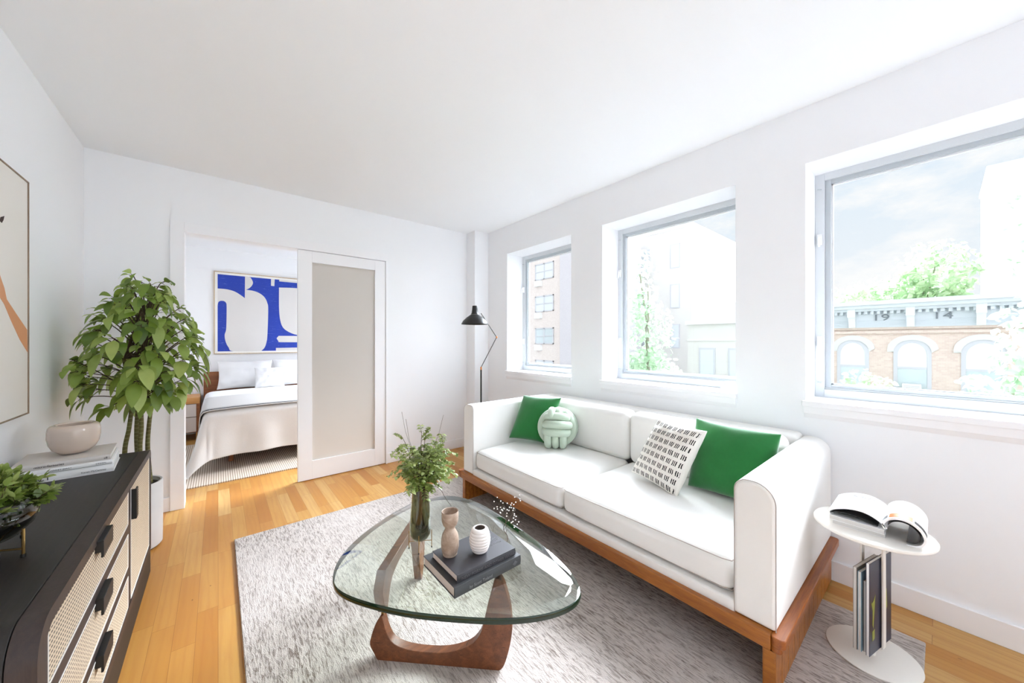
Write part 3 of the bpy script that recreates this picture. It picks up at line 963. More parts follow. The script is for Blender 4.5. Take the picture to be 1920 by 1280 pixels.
def sprig():
    random.seed(5)
    base = Vector((.902, 1.135, GT + .003))
    r = thing('dried_sprig', base, 'dried sprig of tiny white buds lying behind the ribbed vase', 'dried flowers')
    tw, bd = M(), M()
    main = catmull([base, base + Vector((.03, .02, .028)), base + Vector((.035, .055, .048)), base + Vector((.075, .075, .062)), base + Vector((.13, .09, .085))], 6)
    tw.tube(main, .0011, 6)
    for i in range(15):
        p = main[min(8 + i, len(main) - 1)]
        d = (rnd_dir() + Vector((.3, .35, .9))).normalized()
        L = random.uniform(.03, .11)
        q = p + d * L + Vector((0, 0, .006))
        tw.tube([p, (p + q) / 2 + Vector((0, 0, .004)), q], .0005, 4)
        for j in range(3):
            e = q + rnd_dir() * random.uniform(.010, .032)
            tw.tube([q, e], .0003, 3)
            M().lathe([(0, -.0030), (.0024, -.0015), (.0031, .0004), (.0021, .0022), (0, .0030)], e, 8).build('bud', MT['bud'], r, smooth=180)
    tw.build('twigs', MT['twig'], r, smooth=180)


sprig()

# ------------------------------------------------------------------ sideboard
SX, SY0, SY1, ST = -.275, 1.137, 2.68, .650
sb = thing('sideboard', (-.47, 1.91, 0), 'dark oak sideboard with woven cane drawers along the left wall', 'sideboard')
def loop(y0, y1, z0, z1, rt, n=10):
    P = [(y0, z0), (y1, z0)]
    for k in range(n + 1):
        a = pi / 2 * k / n; P.append((y1 - .03 + .03 * cos(a), z1 - .03 + .03 * sin(a)))
    for k in range(n + 1):
        a = pi / 2 + pi / 2 * k / n; P.append((y0 + rt + rt * cos(a), z1 - rt + rt * sin(a)))
    return P
XBK = -.652
Po = loop(SY0, SY1, .125, ST, .075)
def scale_in(P, d):
    y0, y1, z0, z1 = SY0, SY1, .125, ST
    cy, cz = (y0 + y1) / 2, (z0 + z1) / 2
    return [(cy + (y - cy) * (1 - 2 * d / (y1 - y0)), cz + (z - cz) * (1 - 2 * d / (z1 - z0))) for y, z in P]
# body: solid shell set back behind the front band
M().prism([(XBK, y, z) for y, z in Po], (-.3165 - XBK, 0, 0)).build('carcass', MT['ebony'], sb, bevel=.0015, smooth=30)
Pi = scale_in(Po, .030)
m = M(); nP = len(Po)
xs0, xs1 = -.3145, SX
vs = [(xs0, y, z) for y, z in Po] + [(xs1, y, z) for y, z in Po] + [(xs1, y, z) for y, z in Pi] + [(xs1 - .012, y, z) for y, z in Pi]
fs = []
for i in range(nP):
    j = (i + 1) % nP
    for k in range(3): fs.append((k * nP + i, k * nP + j, (k + 1) * nP + j, (k + 1) * nP + i))
m.add(vs, fs); m.f.append(list(range(nP))); m.m.append(0)
m.build('front_band', MT['ebony_v'], sb, smooth=30)
M().box(XBK, SX - .002, SY0 + .02, SY1 - .002, 0, .125).build('plinth', MT['plinth'], sb, bevel=.002)
# front rails (divider, drawer gaps)
m = M(); m.box(SX - .02, SX - .003, 2.078, 2.130, .15, .625)
for z0, z1 in ((.449, .487), (.280, .316)): m.box(SX - .02, SX - .003, 1.19, 2.08, z0, z1)
m.box(SX - .02, SX - .003, 1.165, 1.206, .15, .622)
m.build('front_rail', MT['ebony_v'], sb, bevel=.001)


def cane_front(kind, y0, y1, z0, z1, hy, hz, vertical=False, clip=0):
    x = SX - .004
    m = M(); w = .007
    m.box(x - .012, x, y0, y1, z0, z1, 0)
    o = m.build(kind, MT['cane'], sb, label='woven cane front')
    m = M(); q = .0035
    m.box(x, x + .002, y0, y0 + q, z0, z1); m.box(x, x + .002, y1 - q, y1, z0, z1); m.box(x, x + .002, y0, y1, z0, z0 + q); m.box(x, x + .002, y0, y1, z1 - q, z1)
    m.build('edge_strip', MT['paper'], o)
    m = M()
    if not vertical:
        m.box(x, x + .016, hy - .062, hy + .062, hz - .004, hz + .004)
        m.box(x + .012, x + .018, hy - .062, hy + .062, hz - .046, hz + .004)
        m.box(x, x + .016, hy - .062, hy - .054, hz - .03, hz)
        m.box(x, x + .016, hy + .054, hy + .062, hz - .03, hz)
    else:
        m.box(x, x + .016, hy - .004, hy + .004, hz - .062, hz + .062)
        m.box(x + .012, x + .018, hy - .004, hy + .036, hz - .062, hz + .062)
    m.build('pull', MT['black'], o, bevel=.002, label='black tab pull')


for z0, z1 in ((.487, .620), (.316, .449), (.152, .280)):
    cane_front('drawer', 1.206, 2.078, z0 + (0 if z0 > .4 else 0), z1, 1.645, z1 + .006)
cane_front('door', 2.132, 2.637, .158, .622, 2.140, .545, True)

# books on the sideboard
def wbook(x0, x1, y0, y1, z0, z1, cover, label):
    return book('hardback_book', x0, x1, y0, y1, z0, z1, cover, MT['paper'], label)
A = dict(ang=5)
k1 = wbook(-.632, -.362, 2.315, 2.560, ST, .683, MT['book_white'], 'white book at the bottom of the sideboard stack')
lettering('PERFECT', .026, (-.635, 2.3125, .6580), (1, 0, 0), (0, 0, 1), MT['ink'], k1)
lettering('Karen McCartney', .0098, (-.384, 2.3125, .6615), (1, 0, 0), (0, 0, 1), MT['softink'], k1, align='RIGHT')
k2 = wbook(-.628, -.366, 2.317, 2.556, .683, .7015, MT['book_white'], 'thin white book in the middle of the sideboard stack')
lettering('HARRIET BERRY', .0085, (-.54, 2.3145, .6895), (1, 0, 0), (0, 0, 1), MT['softink'], k2)
lettering('DESIGN', .0085, (-.385, 2.3145, .6900), (1, 0, 0), (0, 0, 1), MT['softink'], k2, align='RIGHT')
M().box(-.545, -.368, 2.3135, 2.3165, .6850, .6858).build('spine_rule', MT['softink'], k2)
k3 = wbook(-.634, -.372, 2.320, 2.556, .7015, .726, MT['book_beige'], 'greige book on top of the sideboard stack under the glass bowl')
lettering('micro-factories', .0125, (-.500, 2.3175, .7095), (1, 0, 0), (0, 0, 1), MT['ink'], k3, align='RIGHT')
lettering('a8', .0125, (-.381, 2.3175, .7085), (1, 0, 0), (0, 0, 1), MT['ink'], k3, align='RIGHT')
for o in (k1, k2, k3): turn(o, 4)

# glass bowl
bc = (-.492, 2.455, .727)
pr = [(0, 0), (.030, 0), (.048, .007), (.064, .022), (.074, .044), (.078, .070), (.0775, .096), (.075, .110), (.070, .117), (.060, .121), (.054, .120), (.053, .115), (.056, .10), (.056, .075), (.048, .045), (.030, .03), (0, .028)]
pr = [(r_, z_ * 1.07) for r_, z_ in pr]
M().lathe(pr, bc, 56).build('glass_bowl', MT['bowl'], smooth=70, label='glossy beige double walled glass bowl on the sideboard books', cat='bowl')

# planter jar
jc = Vector((-.495, 1.605, ST))
jr = thing('glass_planter', jc, 'dark smoked glass planter in brass stand at the sideboard front', 'planter')
pr = [(0, .03), (.04, .032), (.078, .047), (.102, .075), (.110, .105), (.104, .135), (.098, .145), (.095, .145), (.101, .134), (.106, .105), (.098, .077), (.074, .051), (.04, .036), (0, .034)]
M().lathe(pr, jc, 48).build('jar_body', MT['darkglass'], jr, smooth=70)
for k in range(4):
    a = radians(-30 + 90 * k)
    x, y = jc.x + .113 * cos(a), jc.y + .113 * sin(a)
    o = M().tube([(x, y, ST + .008), (x, y, ST + .075)], .0032, 10).build('leg', MT['brass'], jr)
    M().tube([(x, y, ST), (x, y, ST + .009)], .0048, 10).build('foot', MT['black'], o)
m = M()
for k in range(2):
    a = radians(-30 + 90 * k)
    m.tube([(jc.x + .113 * cos(a), jc.y + .113 * sin(a), ST + .022), (jc.x - .113 * cos(a), jc.y - .113 * sin(a), ST + .022)], .0025, 8)
m.build('cross_bar', MT['brass'], jr)


def jar_greens():
    random.seed(33)
    r = thing('boxwood_cuttings', jc + Vector((0, 0, .05)), 'leafy boxwood cuttings filling the dark glass planter', 'greenery')
    lm, sm = M(), M()
    c = jc + Vector((0, 0, .140))
    for i in range(100):
        d = rnd_dir()
        if d.z < -.35: d.z = -d.z
        foot = jc + Vector((d.x * .03, d.y * .03, .06))
        tip = c + Vector((d.x * .125, d.y * .125, max(d.z, -.2) * .085))
        k = random.uniform(.75, 1.05)
        tip = c + (tip - c) * k
        mid = (foot + tip) / 2 + Vector((d.x * .02, d.y * .02, .02))
        pts = catmull([foot, mid, tip], 6)
        sm.tube(pts, [.0016 - .0008 * q / len(pts) for q in range(len(pts))], 5)
        td = (pts[-1] - pts[-3]).normalized()
        for q in range(5, len(pts)):
            for s in range(2):
                ld = (td * .5 + rnd_dir() * .9 + Vector((0, 0, .12))).normalized()
                L = random.uniform(.022, .036)
                leaf(lm, pts[q], ld, (Vector((0, 0, 1)) + rnd_dir() * .5).normalized(), L, L * .27, .15, .2)
        leaf(lm, pts[-1], td, Vector((0, 0, 1)), .03, .009, .1, .2)
    for i in range(70):                                     # leaves pressed inside the jar
        d = rnd_dir(); d.z = abs(d.z) * .4
        p = jc + Vector((d.x * .082, d.y * .082, .085 + random.random() * .05))
        leaf(lm, p, rnd_dir() + Vector((d.x, d.y, 0)), rnd_dir(), .03, .009, .1, .2)
    lm.build('leaves', MT['leaf_jar'], r, smooth=180)
    sm.build('stems', MT['twig'], r, smooth=180)


jar_greens()


# ------------------------------------------------------------------ potted tree
def big_plant():
    random.seed(12)
    px, py = -.392, 3.02
    r = thing('potted_plant', (px, py, 0), 'tall leafy rubber plant with four stems in a concrete pot', 'plant')
    o = M().lathe([(0, .012), (.126, .012), (.132, .02), (.134, .20), (.134, .386), (.131, .39), (.122, .388), (.121, .365), (0, .362)], (px, py, 0), 56).build('pot', MT['concrete'], r, smooth=50)
    M().lathe([(.11, 0), (.118, .003), (.118, .014), (0, .014)], (px, py, 0), 40).build('pot_shadow_foot', MT['black'], o)  # black disc puts the shadow gap under the pot into colour
    M().lathe([(.121, .366), (.08, .374), (.03, .377), (0, .376)], (px, py, 0), 32).build('soil', MT['soil'], r, smooth=180)
    stems = [(-.415, 3.00, -.388, 3.00), (-.372, 3.05, -.368, 3.06), (-.352, 2.985, -.347, 2.98), (-.325, 3.03, -.306, 3.03)]
    tops = []
    for i, (x0, y0, x1, y1) in enumerate(stems):
        pts = catmull([(x0 + .012, y0, .36), (x0, y0, .58), ((x0 + x1) / 2 + .004 * (-1) ** i, (y0 + y1) / 2, .72), (x1, y1, .86), (x1 + .01 * (i - 1.5), y1, .98), (x1 + .02 * (i - 1.5), y1, 1.12)], 6)
        M().tube(pts, [.0115 - .004 * k / len(pts) for k in range(len(pts))], 12).build('trunk', MT['bark'], r, smooth=180)
        tops.append(pts)
    lm, bm_ = M(), M()
    # crown envelope: (z, half-width)
    def halfw(z):
        prof = [(.82, .10), (.92, .19), (1.05, .255), (1.2, .245), (1.35, .205), (1.48, .15), (1.58, .09), (1.66, .03)]
        for (a, wa), (b, wb) in zip(prof, prof[1:]):
            if a <= z <= b: return wa + (wb - wa) * (z - a) / (b - a)
        return .03
    cx, cy = -.335, 3.03
    tips = []
    for i in range(84):
        z = .86 + .74 * ((i + random.random()) / 84) ** .95
        a = i * 2.39996 + random.uniform(-.3, .3)
        k = random.uniform(.72, 1.0) if i % 4 else random.uniform(.2, .55)
        w = halfw(z) * k
        tips.append(Vector((cx + w * cos(a) * 1.0, cy + w * sin(a) * 1.05, z)))
    tips += [Vector((-.585, 2.93, 1.06)), Vector((-.55, 2.92, .99)), Vector((-.60, 2.98, 1.12)), Vector((-.565, 2.95, .92)), Vector((-.12, 3.02, 1.20)), Vector((-.13, 3.0, 1.26)), Vector((-.15, 2.98, 1.05)), Vector((-.18, 2.95, .97)), Vector((-.46, 2.9, .86))]
    for tip in tips:
        tip.x = max(tip.x, -.60)
        tp = tops[random.randrange(4)]
        za = min(1.1, max(.86, tip.z - random.uniform(.06, .18)))
        k = min(range(len(tp)), key=lambda q: abs(tp[q].z - za))
        p0 = tp[k]
        if tip.z > 1.2: p0 = Vector((cx + (tip.x - cx) * .3, cy + (tip.y - cy) * .3, tip.z - .13))
        out_d = Vector((tip.x - cx, tip.y - cy, 0))
        mid = (p0 + tip) / 2 + Vector((0, 0, .02)) + out_d * .05
        pts = catmull([p0, mid, tip], 6)
        bm_.tube(pts, [.0038 - .002 * q / len(pts) for q in range(len(pts))], 6)
        if tip.z > 1.2: bm_.tube(catmull([tp[-1], (tp[-1] + p0) / 2, p0], 4), .0035, 6)
        od = out_d.normalized() if out_d.length > .02 else rnd_dir()
        n = random.randint(4, 6)
        for q in range(n):
            a = 2 * pi * q / n + random.uniform(-.4, .4)
            ax = od.cross(Vector((0, 0, 1))).normalized()
            d = od * (.55 + .3 * random.random()) + ax * cos(a) * .85 + Vector((0, 0, 1)) * (sin(a) * .6 - .1)
            d += rnd_dir() * .25
            L = random.uniform(.062, .112) * (1.0 if tip.z < 1.4 else .75)
            W = L * random.uniform(.26, .33)
            d.normalize()
            ps = pts[-1 - (q % 4)]
            st = ps + d * .022
            bm_.tube([ps, st], .0013, 4)
            if st.x + d.x * L < -.66: d.x = abs(d.x) * .3; d.normalize()
            leaf(lm, st, d, (Vector((0, 0, 1)) * .9 + od * .5 + rnd_dir() * .3).normalized(), L, W, random.uniform(.35, 1.1), random.uniform(-.1, .3),
                 rows=((0, .05), (.08, .38), (.2, .72), (.36, .95), (.54, 1), (.7, .88), (.83, .64), (.93, .33), (1, .01)))
    bm_.build('branches', MT['twig'], r, smooth=180)
    lm.build('leaves', MT['leaf_big'], r, smooth=180)


big_plant()

# ------------------------------------------------------------------ floor lamp
lx, ly = 1.899, 2.75
fl = thing('floor_lamp', (lx, ly, 0), 'black jointed floor lamp with flared shade behind the sofa', 'lamp')
M().lathe([(0, 0), (.12, 0), (.122, .006), (.118, .014), (.02, .02), (0, .02)], (lx, ly, 0), 40).build('base', MT['black_metal'], fl, smooth=50)
M().tube([(lx, ly, .018), (lx, ly, .955)], .0075, 14).build('pole', MT['black_metal'], fl, smooth=50)
M().lathe([(0, .952), (.006, .952), (.0075, .958), (.006, .966), (.008, .972), (.006, .982), (0, .984)], (lx, ly, 0), 16).build('joint', MT['copper'], fl, smooth=50, label='copper joint')
q = (1.0, -.15)
sc = Vector((1.836, 2.760, 0)); kn = Vector((2.070, 2.735, 1.261))
M().tube([(lx, ly, .978), kn], .0035, 10).build('lower_arm', MT['black_metal'], fl, smooth=50)
M().lathe([(0, -.012), (.007, -.008), (.008, 0), (.006, .008), (0, .012)], kn, 16).build('joint', MT['copper'], fl, smooth=50, label='copper joint')
M().tube([kn, (1.900, 2.753, 1.485)], .0035, 10).build('upper_arm', MT['black_metal'], fl, smooth=50)
pr = [(.022, 1.551), (.024, 1.547), (.026, 1.52), (.031, 1.485), (.040, 1.468), (.075, 1.444), (.108, 1.412), (.124, 1.385), (.125, 1.379), (.122, 1.380), (.105, 1.41), (.073, 1.440), (.038, 1.463), (.028, 1.482), (.022, 1.52), (.0, 1.548)]
prf = [(0, 1.553)] + pr
sh = M().lathe(prf, sc, 48).build('lamp_shade', MT['black_metal'], fl, smooth=50)
m = M()
for k in range(24):
    a = 2 * pi * k / 24
    p = sc + Vector((.0405 * cos(a), .0405 * sin(a), 1.4685))
    m.lathe([(0, -.0022), (.0022, 0), (0, .0022)], p, 6)
m.build('vent_holes', MT['bud'], sh, label='ring of pale perforations')
M().lathe([(0, 1.40), (.02, 1.405), (.028, 1.425), (.02, 1.448), (.012, 1.47), (0, 1.47)], sc, 20).build('bulb', MT['mag_white'], fl, smooth=180)

# ------------------------------------------------------------------ side table
tx, ty = 1.957, .174
stb = thing('side_table', (tx, ty, .012), 'small round cream metal side table with magazine slot by the sofa arm', 'table')
M().lathe([(0, .012), (.131, .012), (.134, .014), (.134, .0175), (.131, .0195), (0, .0195)], (tx - .005, ty - .003, 0), 64).build('base_plate', MT['cream_metal'], stb, smooth=40)
M().lathe([(0, .488), (.166, .488), (.171, .491), (.1715, .497), (.169, .501), (.166, .502), (0, .502)], (tx, ty, 0), 72).build('table_top', MT['cream_metal'], stb, smooth=40)
M().lathe([(0, .0195), (.0085, .0195), (.0085, .062), (0, .062)], (1.940, .168, 0), 16).build('stem', MT['cream_metal'], stb, smooth=40)
mdir = Vector((.972, -.233, 0)); mn = Vector((.233, .972, 0))            # magazines run along mdir
def strap(off, sgn):
    c0 = Vector((1.938, .168, 0)) + mn * off
    w = mdir * .0115; t = mn * .0022
    pts = [(Vector((1.938, .168, 0)) + mn * off * .15, .057), (c0 - mn * off * .35, .059), (c0 - mn * off * .08, .068), (c0, .085), (c0, .25), (c0, .46), (c0 + mn * off * .25, .478), (c0 + mn * off * .6, .488)]
    P = catmull([Vector((p.x, p.y, z)) for p, z in pts], 5)
    m = M()
    for i in range(len(P) - 1):
        pass
    vs = []; fs = []
    for i, p in enumerate(P):
        tg = (P[min(i + 1, len(P) - 1)] - P[max(i - 1, 0)]).normalized()
        nn = tg.cross(mdir).normalized() * .0025
        ww = w * (1.0 if .07 < p.z < .45 else 1.25)
        vs += [p - ww - nn, p + ww - nn, p + ww + nn, p - ww + nn]
    for i in range(len(P) - 1):
        for k in range(4):
            fs.append((i * 4 + k, i * 4 + (k + 1) % 4, (i + 1) * 4 + (k + 1) % 4, (i + 1) * 4 + k))
    fs += [(3, 2, 1, 0), tuple(4 * (len(P) - 1) + k for k in range(4))]
    m.add(vs, fs)
    m.build('upright', MT['cream_metal'], stb, smooth=40)
strap(-.031, -1); strap(.031, 1)


def slotmag(off, th, x0, x1, z0, z1, mats, label, edge):
    """upright magazine in the slot; off = distance across the slot"""
    c = Vector((1.938, .168, 0)) + mn * off
    r = thing('magazine', (c.x, c.y, z0), label, 'magazine')
    cc = c + mdir * (x0 + x1) / 2 + Vector((0, 0, (z0 + z1) / 2))
    M().obox(cc - mn * (th / 2 - .0006), mdir * (x1 - x0) / 2, mn * .0006, Vector((0, 0, (z1 - z0) / 2))).build('front_cover', mats, r)
    M().obox(cc + mn * (th / 2 - .0006), mdir * (x1 - x0) / 2, mn * .0006, Vector((0, 0, (z1 - z0) / 2))).build('back_cover', mats, r)
    M().obox(cc, mdir * ((x1 - x0) / 2 - .001), mn * (th / 2 - .0013), Vector((0, 0, (z1 - z0) / 2 - .001))).build('pages', edge, r)
    return r, cc


r, cc = slotmag(-.0195, .010, -.100, .085, .066, .405, MT['navy'], 'navy covered magazine nearest the front of the side table slot', MT['mag_white'])
fr = -mn
def onc(a, z, up=0): return cc + mdir * a + Vector((0, 0, z)) - mn * (.0053 + up)
def shp(pts): M().prism([onc(a, z) for a, z in pts], -mn * .0004).build('cover_print', MT['olive_ink'], r, label='olive green printed figure')
shp([(-.085, .035), (-.075, .02), (-.06, .028), (-.045, .045), (-.05, .02), (-.055, -.02), (-.062, -.075), (-.07, -.06), (-.068, -.01), (-.075, .012)])
shp([(.02, .03), (.05, .04), (.055, -.03), (.035, -.05), (.03, -.01)])
shp([(-.07, -.085), (-.052, -.08), (-.052, -.115), (-.07, -.12)])
slotmag(-.008, .009, -.088, .07, .066, .33, MT['mag_grey'], 'grey ring bound magazine in the middle of the side table slot', MT['mag_edge'])
r2, cc2 = slotmag(.004, .010, -.098, .08, .066, .362, MT['mag_blue'], 'sky blue magazine standing in the side table slot', MT['mag_edge'])
slotmag(.0165, .011, -.100, .08, .066, .372, MT['mag_grey'], 'grey brown magazine at the back of the side table slot', MT['mag_edge'])

# magazines lying on the side table
def flatmag(x0, x1, y0, y1, z0, z1, label, ang):
    r = thing('magazine', ((x0 + x1) / 2, (y0 + y1) / 2, z0), label, 'magazine')
    M().box(x0, x1, y0, y1, z0, z0 + .001).build('back_cover', MT['mag_white'], r)
    M().box(x0 + .001, x1 - .001, y0 + .001, y1 - .001, z0 + .001, z1 - .001).build('pages', MT['mag_edge'], r)
    M().box(x0, x1, y0, y1, z1 - .001, z1).build('front_cover', MT['mag_white'], r)
    turn(r, ang); return r
flatmag(1.872, 2.085, .132, .276, .5025, .5175, 'closed white magazine at the bottom of the pile on side table', 1)
flatmag(1.868, 2.08, .128, .280, .5178, .5345, 'closed white magazine in the middle of the side table pile', -2)


def open_mag():
    r = thing('open_magazine', (1.975, .15, .535), 'open magazine with text page and rolled half, on side table pile', 'magazine')
    X0, X1 = 1.872, 2.090
    def sheet(prof, th, name, mats, parent, x0=X0, x1=X1, **k):
        m = M(); P = catmull([(0, y, z) for y, z in prof], 6)
        N = len(P); vs = []
        for x in (x0, x1):
            for sgn in (0, 1):
                for i, p in enumerate(P):
                    tg = (P[min(i + 1, N - 1)] - P[max(i - 1, 0)]).normalized(); nn = Vector((0, -tg.z, tg.y))
                    q = p + nn * th * sgn
                    vs.append((x, q.y, q.z))
        fs = []; mi = []
        for i in range(N - 1):
            fs += [(i, i + 1, 2 * N + i + 1, 2 * N + i), (N + i, N + i + 1, 3 * N + i + 1, 3 * N + i)]
            fs += [(i, i + 1, N + i + 1, N + i), (2 * N + i, 2 * N + i + 1, 3 * N + i + 1, 3 * N + i)]
        fs += [(0, N, 3 * N, 2 * N), (N - 1, 2 * N - 1, 4 * N - 1, 3 * N - 1)]
        m.add(vs, fs)
        return m.build(name, mats, parent, smooth=40, **k)
    left = [(.128, .538), (.150, .560), (.185, .575), (.225, .574), (.262, .562), (.284, .548)]
    sheet(left, .004, 'left_page', MT['mag_white'], r, label='white page with three lines of text')
    under = [(.150, .536), (.19, .548), (.23, .553), (.262, .549), (.282, .540)]
    sheet(under, .003, 'dark_page', MT['ink'], r, x0=X0 + .004, label='black page under the raised page')
    roll = [(.128, .538), (.132, .556), (.118, .574), (.094, .583), (.068, .578), (.047, .560), (.038, .536), (.044, .516), (.060, .506), (.078, .5035)]
    o = sheet(roll, -.0065, 'rolled_pages', MT['mag_white'], r, label='right half rolled under itself')
    inner = [(y + (.085 - y) * .16, z + (.540 - z) * .16) for y, z in roll[1:]]
    sheet(inner, .0012, 'dark_inner_page', MT['dark_print'], r, x0=X0 + .006, x1=X1 - .006)
    # printed picture bands on the outside of the roll
    def band(a0, a1, mat, nm, fr0, fr1):
        P = catmull([(0, y, z) for y, z in roll], 6); N = len(P)
        i0, i1 = int(fr0 * N), int(fr1 * N)
        m = M(); vs = []; fs = []
        for i in range(i0, i1):
            tg = (P[min(i + 1, N - 1)] - P[max(i - 1, 0)]).normalized(); nn = Vector((0, tg.z, -tg.y))
            q = max((P[i] + nn * e for e in (-.0075, -.0009, .0009, .0075)), key=lambda w_: (w_ - Vector((0, .085, .54))).length)
            vs += [(a0, q.y, q.z), (a1, q.y, q.z)]
        for i in range(i1 - i0 - 1): fs.append((2 * i, 2 * i + 1, 2 * i + 3, 2 * i + 2))
        m.add(vs, fs); m.build(nm, mat, o, smooth=180)
    band(1.884, 1.915, MT['dark_print'], 'printed_picture', .12, .22)
    band(1.882, 1.924, MT['orange_print'], 'printed_picture', .22, .46)
    band(1.884, 1.908, MT['dark_print'], 'printed_picture', .46, .66)
    band(1.955, 1.958, MT['dark_print'], 'printed_rule', .14, .62)
    # text on the left page
    curve = catmull([(0, y, z) for y, z in left], 12)
    def page_z(y):
        return min(curve, key=lambda q: abs(q.y - y)).z + .0046
    for k, words in enumerate((('ARCHI', 'TECTURE', 'OF THE'), ('WARM', 'HOUSE', 'REVISITED'), ('IN', 'ITALY'))):
        y = .236
        for wd in words:
            ln = .0042 * len(wd)
            za, zb = page_z(y), page_z(y - ln)
            lettering(wd, .0075, (2.045 - .013 * k, y, za + .0004), (0, -ln, zb - za), (1, 0, 0), MT['ink'], r, stretch=.85)
            y -= ln + .005
open_mag()

# ------------------------------------------------------------------ picture on the left wall
pa = thing('wall_picture', (XL + .012, 2.2, 1.41), 'large thin framed cream picture with orange arm on the left wall', 'picture')
x0 = XL + .002; xa = -.653
y0, y1, z0, z1 = 1.80, 2.611, .897, 1.934
m = M(); w = .006
m.box(x0, xa, y0, y0 + w, z0, z1); m.box(x0, xa, y1 - w, y1, z0, z1); m.box(x0, xa, y0 + w, y1 - w, z0, z0 + w); m.box(x0, xa, y0 + w, y1 - w, z1 - w, z1)
m.build('picture_frame', MT['frame_brown'], pa, bevel=.001)
m = M(); m.box(x0, xa - .004, y0 + w, y1 - w, z0 + w, z1 - w, 0)
X = xa - .004
m.prism([(X, y, z) for y, z in [(2.18, 1.63), (2.26, 1.56), (2.338, 1.486), (2.381, 1.433), (2.402, 1.39), (2.493, 1.335), (2.6, 1.272), (2.604, 1.172), (2.525, 1.227), (2.44, 1.306), (2.379, 1.369), (2.30, 1.42), (2.2, 1.50), (2.12, 1.58)]], (.0006, 0, 0), 1)
m.prism([(X, y, z) for y, z in [(2.349, 1.707), (2.381, 1.72), (2.374, 1.703), (2.36, 1.687), (2.34, 1.69)]], (.0006, 0, 0), 2)
m.build('canvas', [MT['canvas'], MT['ochre'], MT['darkpaint']], pa)

# ------------------------------------------------------------------ bedroom
M().box(-1.1, 2.2, 3.955, 5.6, .0005, .010).build('bedroom_rug', MT['rug2'], origin=(0, 4.8, 0), label='beige and brown finely striped rug under the bed', cat='rug')
bed = thing('bed', (.73, 5.25, 0), 'double bed with reddish wooden headboard in the bedroom', 'bed')
BX0, BX1, BY0 = -.05, 1.53, 4.36
M().box(-.148, 1.63, 6.19, 6.245, .02, .815).build('headboard', MT['oak'], bed, bevel=.006)
M().box(BX0 + .02, BX1 - .02, BY0 + .03, 6.19, .30, .55).build('mattress', MT['mattress'], bed, bevel=.03, seg=4)
M().box(BX0 + .05, BX1 - .05, BY0 + .08, 6.19, .17, .30).build('bed_base', MT['oak'], bed, bevel=.004)
for x in (BX0 + .15, BX1 - .15):
    for y in (4.60, 6.1):
        z0 = .010 if y < 5.6 else 0
        M().tube([(x, y, z0), (x, y, .17)], .022, 12).build('leg', MT['oak'], bed)


def drape(a0, a1, b0, b1, zt, lift, na, nb, flare=.06, seed=0, corner=.30, fold=.018, rough=.0):
    """cloth lying on the mattress top and hanging over its left, right and foot edges"""
    W = BX1 - BX0; R = .055
    m = M(); vs, uv = [], []
    for i in range(na + 1):
        a = a0 + (a1 - a0) * i / na
        for j in range(nb + 1):
            b = b0 + (b1 - b0) * j / nb
            da = -a if a < 0 else (a - W if a > W else 0); sg = -1 if a < 0 else 1
            db = -b if b < 0 else 0
            bx = BX0 + min(max(a, 0), W); by = BY0 + max(b, 0)
            rr_ = sqrt(da * da + db * db)
            z = zt + lift + .012 * (1 - abs(2 * min(max(a / W, 0), 1) - 1) ** 4)
            z += rough * noise.noise(Vector((a * 5, b * 5, seed)))
            if rr_ > 1e-6:
                dx, dy = sg * da / rr_, -db / rr_
                cf = 2 * da * db / (rr_ * rr_)
                L = rr_
                if L < R * pi / 2: o_, dn = R * sin(L / R), R * (1 - cos(L / R))
                else:
                    rest = L - R * pi / 2; fl_ = flare + corner * cf
                    o_, dn = R + fl_ * rest, R + rest * sqrt(max(.1, 1 - fl_ * fl_))
                    o_ += fold * min(1, rest / .2) * sin((bx * 17 if db > da else by * 17) + cf * 5 + seed) + fold * .6 * noise.noise(Vector((bx * 4, by * 4, z * 3 + seed)))
                bx += dx * (o_ + lift); by += dy * (o_ + lift); z -= dn
                zmin = .022 + lift
                if z < zmin:
                    ex = zmin - z; z = zmin + .004 * sin(ex * 30); bx += dx * ex * .8; by += dy * ex * .8
            vs.append((bx, by, z)); uv.append((a, b - b0))
    fs = [(i * (nb + 1) + j, (i + 1) * (nb + 1) + j, (i + 1) * (nb + 1) + j + 1, i * (nb + 1) + j + 1) for i in range(na) for j in range(nb)]
    m.add(vs, fs); m.uv = uv
    return m


drape(-.46, BX1 - BX0 + .46, -.46, 1.10, .562, .0, 80, 60, seed=2, rough=.006).build('coverlet', MT['duvet'], smooth=180, solid=.022, sub=1,
    label='pale grey quilted coverlet draped over the bed foot to the rug', cat='bedspread')
o = drape(-.40, BX1 - BX0 + .40, -.03, .92, .562, .024, 60, 24, seed=5, fold=.006, corner=.05).build('throw_blanket', MT['throw'], smooth=180, solid=.006,
    label='grey throw with two black stripes and dark fringe across the bed', cat='blanket')
m = M()
for k in range(34):
    y = BY0 + .02 + k * .026
    for L in range(2):
        x = BX0 - .112 + random.uniform(-.006, .006)
        m.tube(catmull([(x, y, .235), (x - .006, y + random.uniform(-.006, .006), .20), (x - .002, y + random.uniform(-.008, .008), .165)], 4), .0035, 5)
m.build('fringe', MT['mag_grey'], o, smooth=180, label='dark brown tassel fringe')
drape(-.36, BX1 - BX0 + .36, .90, 1.52, .562, .018, 60, 16, seed=8, fold=.006).build('folded_sheet', MT['white_cotton'], smooth=180, solid=.02, sub=1,
    label='white sheet folded back below the pillows', cat='sheet')


